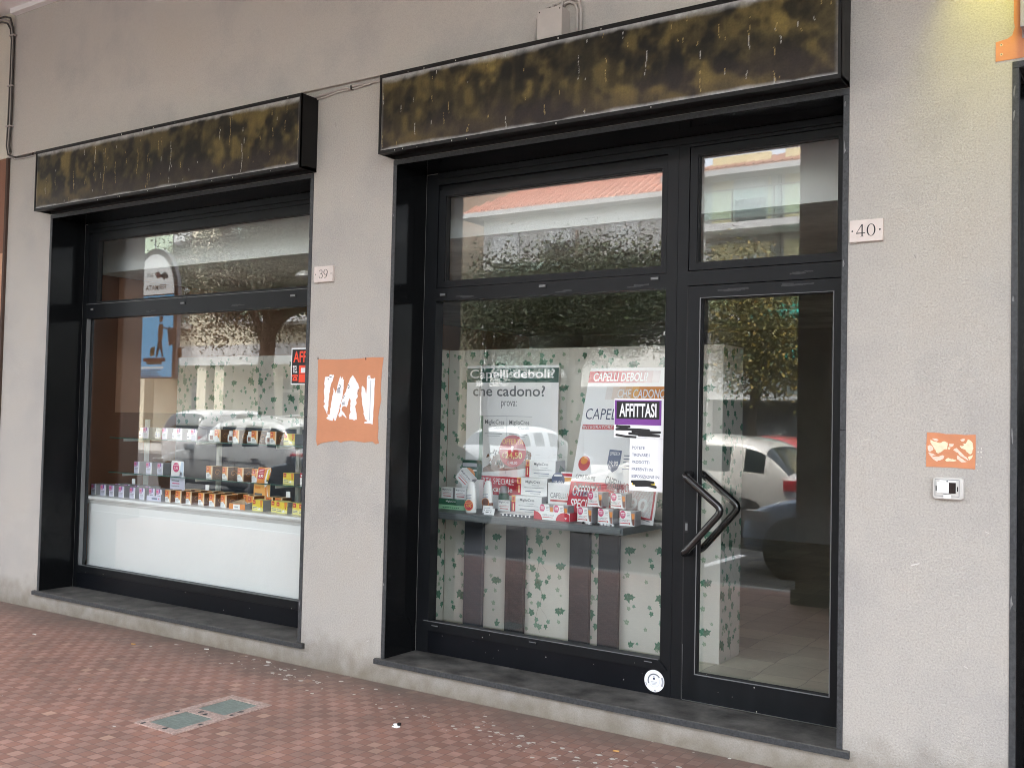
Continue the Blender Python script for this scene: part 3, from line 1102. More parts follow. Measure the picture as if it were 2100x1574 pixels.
def sign_box(x0, x1, label, seed, gold, ghosts):
    z0, z1, d = ZO + 0.003, 3.727, 0.155
    t = thing('sign_box', label, 'shop sign', (0, 0, 0))
    b = MB()
    b.box(x0, x1, -d, -0.001, z0, z1, 'sign_box', skip='fb')
    b.box(x0 + 0.03, x1 - 0.03, -d + 0.035, -d + 0.04, z0 + 0.002, z1 - 0.01, 'sign_box')
    b.box(x0 + 0.012, x1 - 0.012, -d + 0.012, -0.001, z0 + 0.022, z0 + 0.028, 'sign_box')
    ring(b, x0, x1, z0, z1, (0.013, 0.013, 0.020, 0.022), -d - 0.004, -d + 0.014, 'sign_box')
    b.box(x0, x1, -d + 0.0145, -d + 0.040, z0 + 0.001, z0 + 0.014, 'sign_box')
    b.box(x0, x0 + 0.010, -d + 0.041, -0.002, z0 + 0.0005, z0 + 0.021, 'sign_box')
    b.box(x1 - 0.010, x1, -d + 0.041, -0.002, z0 + 0.0005, z0 + 0.021, 'sign_box')
    b.box(x0 + 0.0101, x1 - 0.0101, -0.018, -0.002, z0 + 0.0005, z0 + 0.021, 'sign_box')
    rr = random.Random(seed)
    for _ in range(14):                                # flecks of paint on the rims
        x = rr.uniform(x0 + 0.05, x1 - 0.05)
        zz = rr.choice([z1 - 0.014, z1 - 0.010, z0 + 0.008, z0 + 0.012])
        b.box(x, x + rr.uniform(0.002, 0.006), -d - 0.0052, -d - 0.0042, zz - rr.uniform(0.002, 0.01), zz, 'fleck')
    b.build('casing', t)
    sign_face('face_panel', x0 + 0.013, x1 - 0.013, z0 + 0.020, z1 - 0.022, -d + 0.002, t, seed, gold, ghosts)
    return t


sign_box(-4.109, -1.314, 'black sign box above the doorway, its lettering painted out in black and gold smears', 11, 0.95,
         [('i', .045, .50, .10), ('b', .105, .46, .11), ('d', .17, .55, .13), ('o', .245, .50, .085), ('i', .32, .55, .11), ('b', .385, .55, .13),
          ('o', .46, .50, .09), ('i', .53, .55, .12), ('b', .585, .55, .13), ('o', .655, .48, .09), ('i', .71, .48, .09), ('b', .76, .55, .13), ('o', .835, .52, .11), ('i', .90, .58, .13), ('d', .945, .52, .11)])
sign_box(-7.800, -4.784, 'darker narrow looking sign box above the window with the white counter, lettering smeared over', 23, 0.42,
         [('b', .09, .45, .10), ('i', .17, .50, .12), ('d', .27, .45, .11), ('i', .36, .45, .09), ('o', .415, .46, .085), ('b', .50, .5, .11), ('o', .56, .5, .09), ('b', .645, .5, .12), ('o', .705, .48, .085),
          ('i', .78, .52, .12), ('b', .84, .5, .10), ('i', .90, .55, .14), ('o', .95, .5, .09)])

# ------------------------------------------------------------------ house number plaques (serif figures drawn as outlines)


def stroke_ring(cx, cy, rx, ry, tx, ty, n=40, a0=0.0, a1=2 * math.pi):
    """oval band with thick sides and thin top and bottom"""
    full = abs(a1 - a0) > 6.28
    k = n if full else n + 1
    A = [a0 + (a1 - a0) * i / n for i in range(k)]
    vs = [(cx + rx * math.cos(t), cy + ry * math.sin(t)) for t in A] + [(cx + (rx - tx) * math.cos(t), cy + (ry - ty) * math.sin(t)) for t in A]
    fs = [(i, (i + 1) % k, k + (i + 1) % k, k + i) for i in range(k if full else k - 1)]
    return vs, fs


def digit(b, ch, ox, oz, s, y):
    """old style figure of height s with its lower left corner at (ox, oz)"""
    P = lambda vs: [(ox + a * s, y, oz + c * s) for a, c in vs]
    ink = 'black_ink'
    if ch == '0':
        vs, fs = stroke_ring(.36, .5, .35, .5, .115, .045)
        b.add(P(vs), fs, ink)
    if ch == '4':
        b.add(P([(.43, 1.0), (.53, 1.0), (.53, 0.0), (.43, 0.0)]), [(0, 1, 2, 3)], ink)
        b.add(P([(.43, 1.0), (.43, .88), (.07, .34), (.0, .30)]), [(0, 1, 2, 3)], ink)
        b.add(P([(.0, .30), (.0, .25), (.72, .25), (.72, .315), (.07, .34)]), [(0, 1, 2, 3, 4)], ink)
        b.add(P([(.33, 0.0), (.63, 0.0), (.63, .03), (.33, .03)]), [(0, 1, 2, 3)], ink)
    if ch == '3':
        for (cz, r_, ta) in ((.74, .24, (-1.9, 2.6)), (.28, .29, (-2.7, 1.9))):
            vs, fs = stroke_ring(.30, cz, r_ + .01, r_, .10, .045, 28, *ta)
            b.add(P(vs), fs, ink)
        vs, fs = stroke_ring(.05, .24, .05, .05, .05, .05, 12)
        b.add(P(vs), fs, ink)
        vs, fs = stroke_ring(.08, .84, .045, .045, .045, .045, 12)
        b.add(P(vs), fs, ink)
    if ch == '9':
        vs, fs = stroke_ring(.32, .68, .32, .32, .11, .045)
        b.add(P(vs), fs, ink)
        b.add(P([(.64, .70), (.53, .66), (.48, .35), (.33, .12), (.10, .0), (.14, -.02), (.42, .09), (.58, .32)]), [(0, 1, 6, 7), (1, 2, 6), (2, 3, 6), (3, 4, 5, 6)], ink)


def plaque(name, x0, x1, z0, z1, d, label, digits):
    t = thing(name, label, 'house number', (0, 0, 0), group='house number plaques')
    b = MB()
    b.cbox(x0, x1, -0.020, -0.0005, z0, z1, 'marble', 0.002)
    b.cbox(x0 - 0.002, x0 + 0.03, -0.012, -0.0008, z0 - 0.006, z0 - 0.0001, 'stucco', 0.002)
    b.build('slab', t)
    b = MB()
    w, h = x1 - x0, z1 - z0
    s = h * 0.56
    for ch, fx in zip(digits, d):
        digit(b, ch, x0 + w * fx, z0 + h * 0.23, s, -0.0204)
    for fx in (0.085, 0.915):
        b.disc((x0 + w * fx, -0.0204, z0 + h * 0.50), UX, UZ, h * 0.04, 'black_ink', 14)
    b.build('lettering', t)


plaque('number_plaque', -1.303, -1.153, 2.498, 2.600, (.20, .515), 'small pale marble plaque with the number 40 beside the doorway', '40')
plaque('number_plaque', -4.760, -4.594, 2.503, 2.606, (.26, .51), 'small pale marble plaque with the number 39 between the two shopfronts', '39')

# ------------------------------------------------------------------ torn notices on orange paint


def wob_rect(x0, x1, z0, z1, seed, amp, n=14):
    rr = random.Random(seed)
    P = []
    for i in range(n):
        P.append((x0 + (x1 - x0) * i / n, z0 + rr.uniform(-amp, amp)))
    for i in range(n):
        P.append((x1 + rr.uniform(-amp, amp), z0 + (z1 - z0) * i / n))
    for i in range(n):
        P.append((x1 - (x1 - x0) * i / n, z1 + rr.uniform(-amp, amp) * 0.5))
    for i in range(n):
        P.append((x0 + rr.uniform(-amp, amp) * 0.5, z1 - (z1 - z0) * i / n))
    return P


t = thing('torn_notice', 'large orange painted patch with ragged strips of torn white paper between the shopfronts', 'notice')
b = MB()
pts = [(-4.719, 2.001), (-4.55, 1.995), (-4.40, 1.998), (-4.25, 2.006), (-4.158, 2.004), (-4.166, 1.95), (-4.172, 1.87), (-4.176, 1.80), (-4.168, 1.74), (-4.182, 1.68),
       (-4.190, 1.63), (-4.186, 1.56), (-4.190, 1.50), (-4.178, 1.468), (-4.205, 1.462), (-4.23, 1.478), (-4.30, 1.470), (-4.40, 1.478), (-4.47, 1.472), (-4.50, 1.462), (-4.53, 1.475), (-4.62, 1.462), (-4.675, 1.452), (-4.706, 1.436), (-4.716, 1.47), (-4.712, 1.62), (-4.716, 1.80)]
b.plate(list(reversed(pts)), (0, -0.0005, 0), UX, UZ, NY, 'orange_paint', 0.0025)
for (x, z) in ((-4.719, 2.008), (-4.303, 2.000)):
    b.plate([(x - .004, z - .010), (x + .004, z - .010), (x + .002, z + .006), (x - .003, z + .006)], (0, -0.0033, 0), UX, UZ, NY, 'hole', 0.001)
b.build('painted_patch', t)


def zpx(u, v):
    """point of the notice given in a 0..1000 grid of its width and height"""
    return (-4.719 + 0.561 * u / 1000.0, 2.001 - 0.52 * v / 1000.0)


strips = [
    [(120, 228), (185, 222), (190, 198), (255, 198), (262, 215), (225, 300), (205, 370), (195, 470), (185, 560), (180, 640), (165, 690), (150, 660), (120, 610), (105, 590), (135, 560), (112, 540), (118, 470), (110, 420), (118, 330), (112, 300)],
    [(350, 240), (362, 215), (375, 250), (400, 218), (395, 250), (420, 265), (415, 300), (408, 400), (392, 500), (372, 560), (352, 640), (330, 700), (310, 765), (285, 770), (275, 730), (262, 770), (180, 755), (160, 735), (190, 715), (170, 690), (210, 690), (225, 600), (240, 500), (262, 400), (255, 360), (285, 400), (300, 430), (318, 340)],
    [(545, 210), (560, 215), (605, 275), (640, 320), (655, 365), (630, 390), (625, 430), (635, 470), (610, 500), (620, 545), (600, 580), (610, 640), (625, 700), (632, 750), (580, 755), (520, 745), (510, 700), (535, 660), (525, 600), (528, 540), (520, 480), (490, 545), (465, 600), (440, 585), (400, 600), (395, 640), (430, 665), (470, 720), (468, 735), (440, 715), (400, 690), (395, 715), (360, 725), (345, 700), (375, 640), (380, 560), (410, 480), (430, 440), (455, 400), (480, 320), (510, 250)],
    [(690, 345), (710, 340), (740, 375), (752, 420), (762, 440), (765, 240), (775, 215), (812, 208), (818, 240), (840, 245), (885, 240), (885, 300), (880, 500), (872, 650), (868, 800), (745, 790), (745, 775), (790, 760), (750, 735), (735, 690), (728, 640), (705, 560), (700, 500), (688, 430)],
]
marks = [((190, 222), (225, 228)), ((165, 250), (185, 258)), ((330, 330), (350, 350)), ((350, 330), (352, 310)), ((455, 330), (470, 345)), ((640, 395), (655, 400)), ((420, 470), (440, 455)), ((410, 490), (430, 475)), ((400, 545), (445, 540)), ((395, 565), (440, 562)), ((640, 415), (630, 440))]
for k, sp in enumerate(strips):
    b = MB()
    rr = random.Random(k)
    out = []
    for i in range(len(sp)):
        p, q = sp[i], sp[(i + 1) % len(sp)]
        for j in range(3):
            tt = j / 3
            out.append(zpx(p[0] + (q[0] - p[0]) * tt + rr.uniform(-5, 5) * (j > 0), p[1] + (q[1] - p[1]) * tt + rr.uniform(-6, 6) * (j > 0)))
    b.plate(out, (0, -0.0032, 0), UX, UZ, NY, 'paper', 0.0008)
    if k == 1:
        for (p, q) in (marks[2], marks[3]):
            pass
        x, z = zpx(345, 345)
        b.disc((x, -0.0042, z), UX, UZ, 0.014, 'black_ink', 14, 0.009, -2.2, 1.4)
        x, z = zpx(318, 425)
        b.plate([(x, z), (x + .028, z), (x + .024, z + .03), (x - .002, z + .03)], (0, -0.0042, 0), UX, UZ, NY, 'lightgrey_ink')
    if k == 2:
        x, z = zpx(483, 345)
        b.disc((x, -0.0042, z), UX, UZ, 0.013, 'black_ink', 14, 0.008, -1.6, 1.6)
        for mk in marks[5:]:
            (p, q) = (zpx(*mk[0]), zpx(*mk[1]))
            b.plate([(p[0], p[1] - .003), (q[0], q[1] - .003), (q[0], q[1] + .002), (p[0], p[1] + .002)], (0, -0.0042, 0), UX, UZ, NY, 'grey_ink')
    if k == 0:
        for mk in marks[:2]:
            (p, q) = (zpx(*mk[0]), zpx(*mk[1]))
            b.plate([(p[0], p[1] - .003), (q[0], q[1] - .003), (q[0], q[1] + .003), (p[0], p[1] + .003)], (0, -0.0042, 0), UX, UZ, NY, 'grey_ink')
    if k == 3:
        p, q = zpx(822, 270), zpx(818, 750)
        b.plate([(q[0], q[1]), (q[0] + .004, q[1]), (p[0] + .004, p[1]), (p[0], p[1])], (0, -0.0042, 0), UX, UZ, NY, 'lightgrey_ink')
        p = zpx(783, 232)
        b.plate([(p[0], p[1] - .004), (p[0] + .014, p[1] - .004), (p[0] + .014, p[1]), (p[0], p[1])], (0, -0.0042, 0), UX, UZ, NY, 'black_ink')
    b.build('paper_strip', t)

t = thing('torn_sticker', 'small orange patch with scraped yellowish glue remains above the intercom', 'sticker')
b = MB()
b.plate([(-.960, 1.468), (-.86, 1.470), (-.758, 1.466), (-.757, 1.54), (-.757, 1.617), (-.80, 1.614), (-.84, 1.617), (-.88, 1.616), (-.90, 1.620), (-.958, 1.622), (-.960, 1.55)], (0, -0.0005, 0), UX, UZ, NY, 'orange_paint2', 0.002)
b.build('painted_patch', t)
b = MB()
M['glue'] = mat('yellowed_glue', (0.78, 0.70, 0.48), 0.6, var=0.12, scale=60)
M['glue2'] = mat('pinkish_paper_fibre', (0.80, 0.62, 0.50), 0.7, var=0.15, scale=90)
sx = lambda u, v: (-.960 + .202 * u / 1000.0, 1.622 - .155 * v / 1000.0)
for pl, mm in (([(80, 210), (160, 260), (230, 280), (280, 300), (330, 260), (370, 240), (420, 270), (445, 300), (440, 400), (430, 470), (370, 480), (330, 520), (290, 570), (250, 600), (210, 560), (180, 480), (140, 400), (90, 300)], 'glue'),
               ([(30, 400), (80, 360), (130, 400), (150, 470), (110, 540), (60, 560), (35, 500)], 'glue2'),
               ([(850, 170), (900, 200), (940, 260), (955, 350), (958, 440), (940, 540), (900, 600), (870, 570), (830, 520), (800, 470), (740, 440), (700, 400), (690, 360), (740, 370), (780, 330), (730, 290), (800, 300), (820, 260)], 'glue'),
               ([(45, 570), (130, 600), (200, 640), (150, 660), (110, 700), (70, 660)], 'glue2'),
               ([(110, 700), (250, 690), (330, 640), (380, 660), (360, 740), (300, 780), (230, 820), (180, 800)], 'glue2'),
               ([(400, 770), (450, 720), (520, 740), (600, 760), (640, 780), (560, 810), (450, 815), (400, 800)], 'glue'),
               ([(470, 320), (560, 310), (560, 380), (480, 400)], 'glue2'), ([(450, 420), (490, 400), (500, 460), (455, 480)], 'glue'),
               ([(560, 470), (620, 430), (700, 520), (790, 640), (880, 740), (850, 760), (740, 680), (640, 560)], 'glue2'),
               ([(640, 640), (720, 700), (800, 780), (860, 800), (760, 830), (690, 800), (630, 720)], 'glue2'),
               ([(880, 640), (950, 600), (930, 700), (890, 760), (850, 700)], 'glue'),
               ([(120, 180), (200, 170), (260, 220), (200, 250)], 'glue2'), ([(700, 200), (760, 150), (800, 190), (740, 240)], 'glue2')):
    rr = random.Random(len(pl))
    out = []
    for i in range(len(pl)):
        p, q = pl[i], pl[(i + 1) % len(pl)]
        for j in range(3):
            tt = j / 3
            out.append(sx(p[0] + (q[0] - p[0]) * tt + rr.uniform(-9, 9), p[1] + (q[1] - p[1]) * tt + rr.uniform(-9, 9)))
    b.plate(list(reversed(out)), (0, -0.0027, 0), UX, UZ, NY, mm, 0.0004)
b.build('glue_remains', t)
b = MB()
rr = random.Random(5)
for _ in range(14):
    x, z, r_ = rr.uniform(-.77, -.733), rr.uniform(1.46, 1.57), rr.uniform(.0015, .004)
    b.disc((x, -0.0006, z), UX, UZ, r_, 'fleck', 8)
b.build('speck', t)

# ------------------------------------------------------------------ intercom
t = thing('intercom', 'small white plastic intercom frame with an open dark slot, under the orange sticker patch', 'intercom')
b = MB()
x0, x1, z0, z1 = -.928, -.801, 1.329, 1.426


def rrect(a, c, d, e, r_, n=6):
    P = []
    for (cx, cz, s0) in ((c - r_, d + r_, -.5), (c - r_, e - r_, 0), (a + r_, e - r_, .5), (a + r_, d + r_, 1.0)):
        for k in range(n + 1):
            P.append((cx + r_ * math.cos(math.pi * (s0 + .5 * k / n)), cz + r_ * math.sin(math.pi * (s0 + .5 * k / n))))
    return P


prev = None
for (ins, y) in ((0, -.0005), (0, -.020), (.0012, -.0245), (.0035, -.0268), (.007, -.0275)):
    cur = [(p, y, q) for p, q in rrect(x0 + ins, x1 - ins, z0 + ins, z1 - ins, .015 - ins * .6)]
    if prev:
        n = len(cur)
        b.add(prev + cur, [(k, (k + 1) % n, n + (k + 1) % n, n + k) for k in range(n)], 'white_plastic', True)
    prev = cur
b.poly(prev, 'white_plastic')
b.build('housing', t)
b = MB()
ring(b, x0 + .010, x1 - .016, z0 + .014, z1 - .009, (.002, .002, .002, .002), -0.0285, -0.0276, 'grey_ink')
b.box(x0 + .020, x1 - .030, -0.0300, -0.0276, z0 + .028, z1 - .022, 'white_card')
b.box(x0 + .0685, x1 - .030, -0.0306, -0.0301, z0 + .028, z1 - .022, 'hole')
b.box(x0 + .024, x0 + .068, -0.0330, -0.0301, z0 + .029, z1 - .025, 'paper')
for xx in (x0 + .014, x1 - .0255):
    b.box(xx, xx + .004, -0.0290, -0.0277, z0 + .037, z0 + .058, 'black_ink')
b.box(x0 + .047, x0 + .078, -0.0315, -0.0277, z0 + .006, z0 + .022, 'white_card')
b.box(x0 + .046, x0 + .079, -0.0295, -0.0277, z0 + .0225, z0 + .0245, 'black_ink')
b.box(x0 + .030, x0 + .098, -0.0296, -0.0277, z1 - .020, z1 - .0125, 'white_card')
b.box(x0 + .058, x0 + .066, -0.0300, -0.0297, z1 - .019, z1 - .014, 'grey_ink')
b.build('insert', t)

# orange ghost of the neighbour's sign bracket, and the neighbour's sign
t = thing('bracket_mark', 'orange mark of a removed bracket with two drill holes above the next shop', 'paint mark')
b = MB()
b.plate([(-.687, 3.247), (-.40, 3.249), (-.40, 3.332), (-.584, 3.332), (-.584, 3.80), (-.617, 3.80), (-.616, 3.42), (-.612, 3.385), (-.622, 3.352), (-.640, 3.341), (-.687, 3.333)], (0, -0.0005, 0), UX, UZ, NY, 'orange_paint2', 0.002)
for x, z in ((-.665, 3.318), (-.664, 3.276)):
    b.disc((x, -0.0027, z), UX, UZ, 0.0055, 'glue', 12)
    b.disc((x, -0.0030, z), UX, UZ, 0.0032, 'hole', 12)
b.build('painted_patch', t)
t = thing('shop_sign', 'grey edge of the next shop sign at the upper right border', 'shop sign')
b = MB()
b.cbox(-.578, 2.4, -0.11, -0.003, 3.345, 3.75, 'grey_sign', 0.004)
b.build('casing', t)
# the lamp over the next shop, whose yellow light falls on the render beside it
t = thing('flood_lamp', 'small yellow wall lamp over the next shop sign', 'lamp')
b = MB()
b.cbox(-0.62, -0.40, -0.42, -0.30, 4.30, 4.40, 'trim', 0.01)
b.tube([(-0.51, -0.36, 4.35), (-0.51, -0.03, 4.55)], 0.012, 'trim')
b.build('lamp_body', t)
sp_d = bpy.data.lights.new('flood_lamp_light', 'SPOT')
sp_d.energy = 6.0
sp_d.color = (1.0, 0.93, 0.10)
sp_d.spot_size = R(44)
sp_d.spot_blend = 1.0
sp_d.shadow_soft_size = 0.04
sp = bpy.data.objects.new('flood_lamp_light', sp_d)
COL.objects.link(sp)
sp.location = (-0.51, -0.37, 4.28)
sp.rotation_euler = (Vector((-0.64, 0.0, 3.56)) - Vector(sp.location)).to_track_quat('-Z', 'Y').to_euler()
sp.parent = t

# ------------------------------------------------------------------ cables and junction box
t = thing('junction_box', 'square junction box painted like the wall, on top of the doorway sign', 'junction box')
b = MB()
b.cbox(-2.990, -2.840, -0.118, -0.029, 3.745, 3.905, 'box_beige', 0.006)
b.cbox(-2.995, -2.835, -0.126, -0.1185, 3.742, 3.908, 'box_beige', 0.003)
b.build('housing', t)
for x in (-2.981, -2.850):
    b = MB()
    b.disc((x, -0.1265, 3.893), UX, UZ, 0.004, 'hole', 10)
    b.build('screw', t)
b = MB()
for k, (o, dz) in enumerate(((0.0, 0.0), (0.022, 0.018))):
    b.tube([(-3.030 - o, -0.045, 3.735), (-3.030 - o, -0.045, 3.87 + dz), (-3.015 - o, -0.045, 3.905 + dz), (-2.975, -0.045, 3.93 + dz), (-2.895, -0.045, 3.945 + dz),
            (-2.835, -0.045, 3.955 + dz), (-2.800 + o, -0.045, 3.935 + dz), (-2.785 + o, -0.045, 3.90), (-2.783 + o, -0.045, 3.735)], 0.0085, 'box_beige', 8)
for x, z in ((-2.975, 3.93), (-2.935, 3.94), (-2.875, 3.95)):
    b.cbox(x - .007, x + .007, -0.060, -0.034, z - .014, z + .016, 'cable', 0.002)
b.cbox(-2.961, -2.951, -0.058, -0.034, 3.928, 3.945, 'hole', 0.001)
tag(b.build('cable_loop'), 'looped cables round the junction box above the doorway sign', 'cable')
b = MB()
b.tube([(-4.83, -0.020, 3.735), (-4.74, -0.016, 3.742), (-4.62, -0.016, 3.752), (-4.45, -0.016, 3.757), (-4.30, -0.016, 3.762), (-4.10, -0.016, 3.765)], 0.0075, 'cable', 8)
b.tube([(-4.83, -0.012, 3.72), (-4.72, -0.010, 3.728), (-4.60, -0.010, 3.744), (-4.43, -0.012, 3.742), (-4.30, -0.014, 3.756), (-4.10, -0.014, 3.757)], 0.0055, 'box_beige', 8)
b.cbox(-4.478, -4.470, -0.030, -0.002, 3.735, 3.762, 'dark_cable', 0.001)
b.cbox(-4.50, -4.482, -0.026, -0.002, 3.738, 3.752, 'cable', 0.001)
tag(b.build('cable_run'), 'thin cables clipped along the ledge between the two sign boxes', 'cable')
b = MB()
for k in range(3):
    x = -8.432 + 0.020 * k
    pts = [(-8.372 + 0.012 * k - 0.028, -0.05, 3.80 + 0.01 * k), (x, -0.05, 3.88)] + [(x + 0.004 * math.sin(z * 3 + k), -0.044, z) for z in (4.1, 4.35, 4.6, 4.8)]
    pts += [(x - 0.01, -0.05, 4.90), (x - 0.05, -0.055, 4.955 + 0.02 * k), (x - 0.14, -0.055, 4.985 + 0.02 * k), (x - 0.6, -0.055, 5.02 + 0.012 * k), (x - 2.5, -0.055, 5.035 + 0.006 * k)]
    b.tube(pts, 0.0082 if k != 1 else 0.0065, ('dark_cable', 'cable', 'dark_cable')[k], 8)
for z in (4.84, 4.4, 4.05):
    b.cbox(-8.445, -8.375, -0.062, -0.028, z - .006, z + .006, 'cable', 0.002)
tag(b.build('cable_bundle'), 'bundle of three dusty cables running down from the ceiling corner', 'cable')
b = MB()
b.tube([(-8.40, -0.04, 3.80), (-8.33, -0.02, 3.775), (-8.2, -0.014, 3.772), (-8.05, -0.014, 3.776), (-7.80, -0.014, 3.778)], 0.0065, 'dark_cable', 8)
b.tube([(-8.42, -0.04, 3.80), (-8.36, -0.02, 3.765), (-8.2, -0.010, 3.762), (-8.05, -0.010, 3.766), (-7.80, -0.010, 3.768)], 0.0055, 'cable', 8)
b.cbox(-8.085, -8.070, -0.026, -0.002, 3.768, 3.786, 'hole', 0.002)
tag(b.build('cable_run'), 'short cable clipped to the wall from the ceiling bundle to the darker sign', 'cable')

# round white sticker on the kick panel
t = thing('round_sticker', 'round white sticker with grey print on the black kick panel beside the door', 'sticker')
b = MB()
c = (-2.4145, YF - 0.0004, 0.2255)
b.disc(c, UX, UZ, 0.060, 'paper', 40)
c = (c[0], c[1] - 0.0004, c[2])
b.disc(c, UX, UZ, 0.040, 'grey_ink', 30, 0.034, 0.6, 3.6)
b.disc(c, UX, UZ, 0.056, 'lightgrey_ink', 30, 0.045, -0.5, 0.5)
b.disc(c, UX, UZ, 0.055, 'lightgrey_ink', 10, 0.050, 3.4, 3.75)
b.disc(c, UX, UZ, 0.033, 'lav', 40, 0.031)
b.disc((c[0] - .002, c[1], c[2] + .012), UX, UZ, 0.0062, 'navy_ink', 14)
b.box(c[0] - .008, c[0] + .006, c[1] - .0003, c[1], c[2] + .021, c[2] + .024, 'slate_ink')
for i in range(3):
    b.box(c[0] - .02 + .004 * i, c[0] + .018 - .004 * i, c[1] - .0003, c[1], c[2] - .006 - .007 * i, c[2] - .004 - .007 * i, 'lightgrey_ink')
b.box(c[0] + .0, c[0] + .012, c[1] - .0003, c[1], c[2] - .054, c[2] - .050, 'grey_ink')
b.build('printed_disc', t)

# ------------------------------------------------------------------ things on the pavement
t = thing('pavement_light', 'two green glass panels in a pink granite frame set into the red tiles', 'pavement light')
b = MB()
x0, x1, y0, y1 = -4.596, -4.270, -1.406, -0.745
ym = (y0 + y1) / 2
b.box(x0, x0 + .05, y0, y1, -0.05, 0.006, 'granite_pink')
b.box(x1 - .05, x1, y0, y1, -0.05, 0.006, 'granite_pink')
for (p, q) in ((y0, y0 + .05), (ym - .035, ym + .035), (y1 - .05, y1)):
    b.box(x0 + .05, x1 - .05, p, q, -0.05, 0.006, 'granite_pink')
rr = random.Random(3)
for (x, y) in ((x0 + .02, ym - .07), (x0 + .13, ym - .0), (x0 + .18, ym - .012), (x1 - .03, ym + .13), (x1 - .02, ym + .06), (x1 - .11, y0 + .03), (x0 + .05, y0 + .02), (x1 - .02, ym - .15)):
    n = 9
    b.poly([(x + rr.uniform(.008, .016) * math.cos(6.28 * k / n), y + rr.uniform(.012, .022) * math.sin(6.28 * k / n), 0.0068) for k in range(n)], 'leg')
b.build('frame', t)
for (p, q) in ((y0 + .05, ym - .035), (ym + .035, y1 - .05)):
    b = MB()
    b.box(x0 + .05, x1 - .05, p, q, -0.05, 0.001, 'teal_glass')
    b.build('glass_panel', t)

b = MB()
rr = random.Random(12)


def fleck(x, y, s):
    n = rr.randint(5, 8)
    a0 = rr.uniform(0, 6.28)
    el = rr.uniform(0.35, 1.0)
    b.poly([(x + s * rr.uniform(.5, 1) * math.cos(6.28 * k / n + a0), y + s * el * rr.uniform(.5, 1) * math.sin(6.28 * k / n + a0), 0.0016) for k in range(n)], 'fleck')


for (cx, cy, sx_, sy_, n) in ((-5.05, -0.16, .35, .10, 60), (-4.62, -0.22, .16, .06, 60), (-3.75, -0.30, .30, .10, 60), (-3.05, -0.40, .28, .10, 90), (-2.65, -0.52, .2, .08, 70), (-2.1, -0.40, .25, .10, 90), (-1.9, -0.62, .25, .10, 90), (-1.45, -0.55, .25, .12, 110), (-1.75, -0.85, .35, .12, 80), (-5.6, -0.2, .7, .1, 30), (-4.0, -1.1, 2.0, .8, 60)):
    for _ in range(int(n * .62)):
        fleck(rr.gauss(cx, sx_), min(-0.01, rr.gauss(cy, sy_)), rr.choice([.003, .004, .005, .007, .010, .016, .022]))
tag(b.build('droppings'), 'white specks and dried droppings scattered along the foot of the wall', 'dirt', kind='stuff')
b = MB()
c = (-3.47, -0.62)
P = [(-.022, -.014, 0), (.020, -.016, 0), (.026, .012, 0), (-.016, .018, 0), (-.012, -.006, .022), (.010, -.004, .018), (.016, .010, .024), (-.004, .012, .020)]
b.add([(c[0] + p[0] * .85, c[1] + p[1] * .85, 0.001 + p[2] * .8) for p in P], [(0, 1, 5, 4), (1, 2, 6, 5), (2, 3, 7, 6), (3, 0, 4, 7), (4, 5, 6, 7)], 'paper')
b.box(c[0] + .012, c[0] + .028, c[1] - .004, c[1] + .01, 0.012, 0.025, 'black_ink')
b.box(c[0] - .008, c[0] + .0, c[1] - .018, c[1] - .0165, 0.010, 0.014, 'black_ink')
tag(b.build('crumpled_paper'), 'crumpled white and black scrap of paper on the red tiles', 'litter')
for (x, y, a, m_, lab) in ((-2.35, -0.262, 0.2, 'tan', 'orange cigarette end at the foot of the wall under the door sill'), (-5.62, -0.085, 0.5, 'fleck', 'white crumpled butt at the foot of the wall under the left window'),
                           (-6.13, -0.30, 0.3, 'tan', 'brown butt on the tiles before the left window'), (-6.93, -0.55, 0.1, 'fleck', 'white butt on the tiles near the left border'), (-5.02, -0.075, 0.2, 'fleck', 'small white butt at the foot of the wall near the corner of the left sill')):
    b = MB()
    b.tube([(-.016, 0, .0045), (.016, 0, .0045)], 0.0042, m_, 8)
    tag(b.build('cigarette_end', None, (x, y, 0.0005), a), lab, 'cigarette end', 'cigarette ends on the tiles')

# ------------------------------------------------------------------ ivy wallpaper
IVY = [(0, -.42), (.16, -.50), (.40, -.34), (.30, -.14), (.50, .06), (.26, .12), (.14, .24), (0, .58), (-.14, .24), (-.26, .12), (-.50, .06), (-.30, -.14), (-.40, -.34), (-.16, -.50)]
CELL = [(-.135, .005, .060, 2.4, 0), (-.100, -.010, .068, 3.6, 0), (-.002, .028, .046, .3, 1), (.012, -.012, .072, 3.5, 0), (.030, .018, .044, 5.2, 1), (-.062, -.085, .050, 2.9, 0), (.058, -.085, .050, 3.3, 0),
        (-.118, -.148, .034, .4, 1), (-.085, -.200, .042, 4.2, 2), (-.105, -.235, .034, 2.5, 2), (-.042, -.195, .058, .5, 0), (.018, -.140, .050, 3.0, 1), (.000, -.240, .044, .8, 1), (.100, -.245, .036, 5.6, 1),
        (.078, -.285, .036, 3.1, 0), (.165, -.02, .038, 1.2, 2), (.175, -.17, .058, 3.6, 0), (.205, -.16, .050, 5.0, 0), (.180, -.235, .034, .6, 2), (-.195, -.06, .036, 4.4, 1), (-.185, -.100, .040, 3.0, 0), (-.225, -.20, .030, .3, 2)]
ivy_rng = random.Random(4)


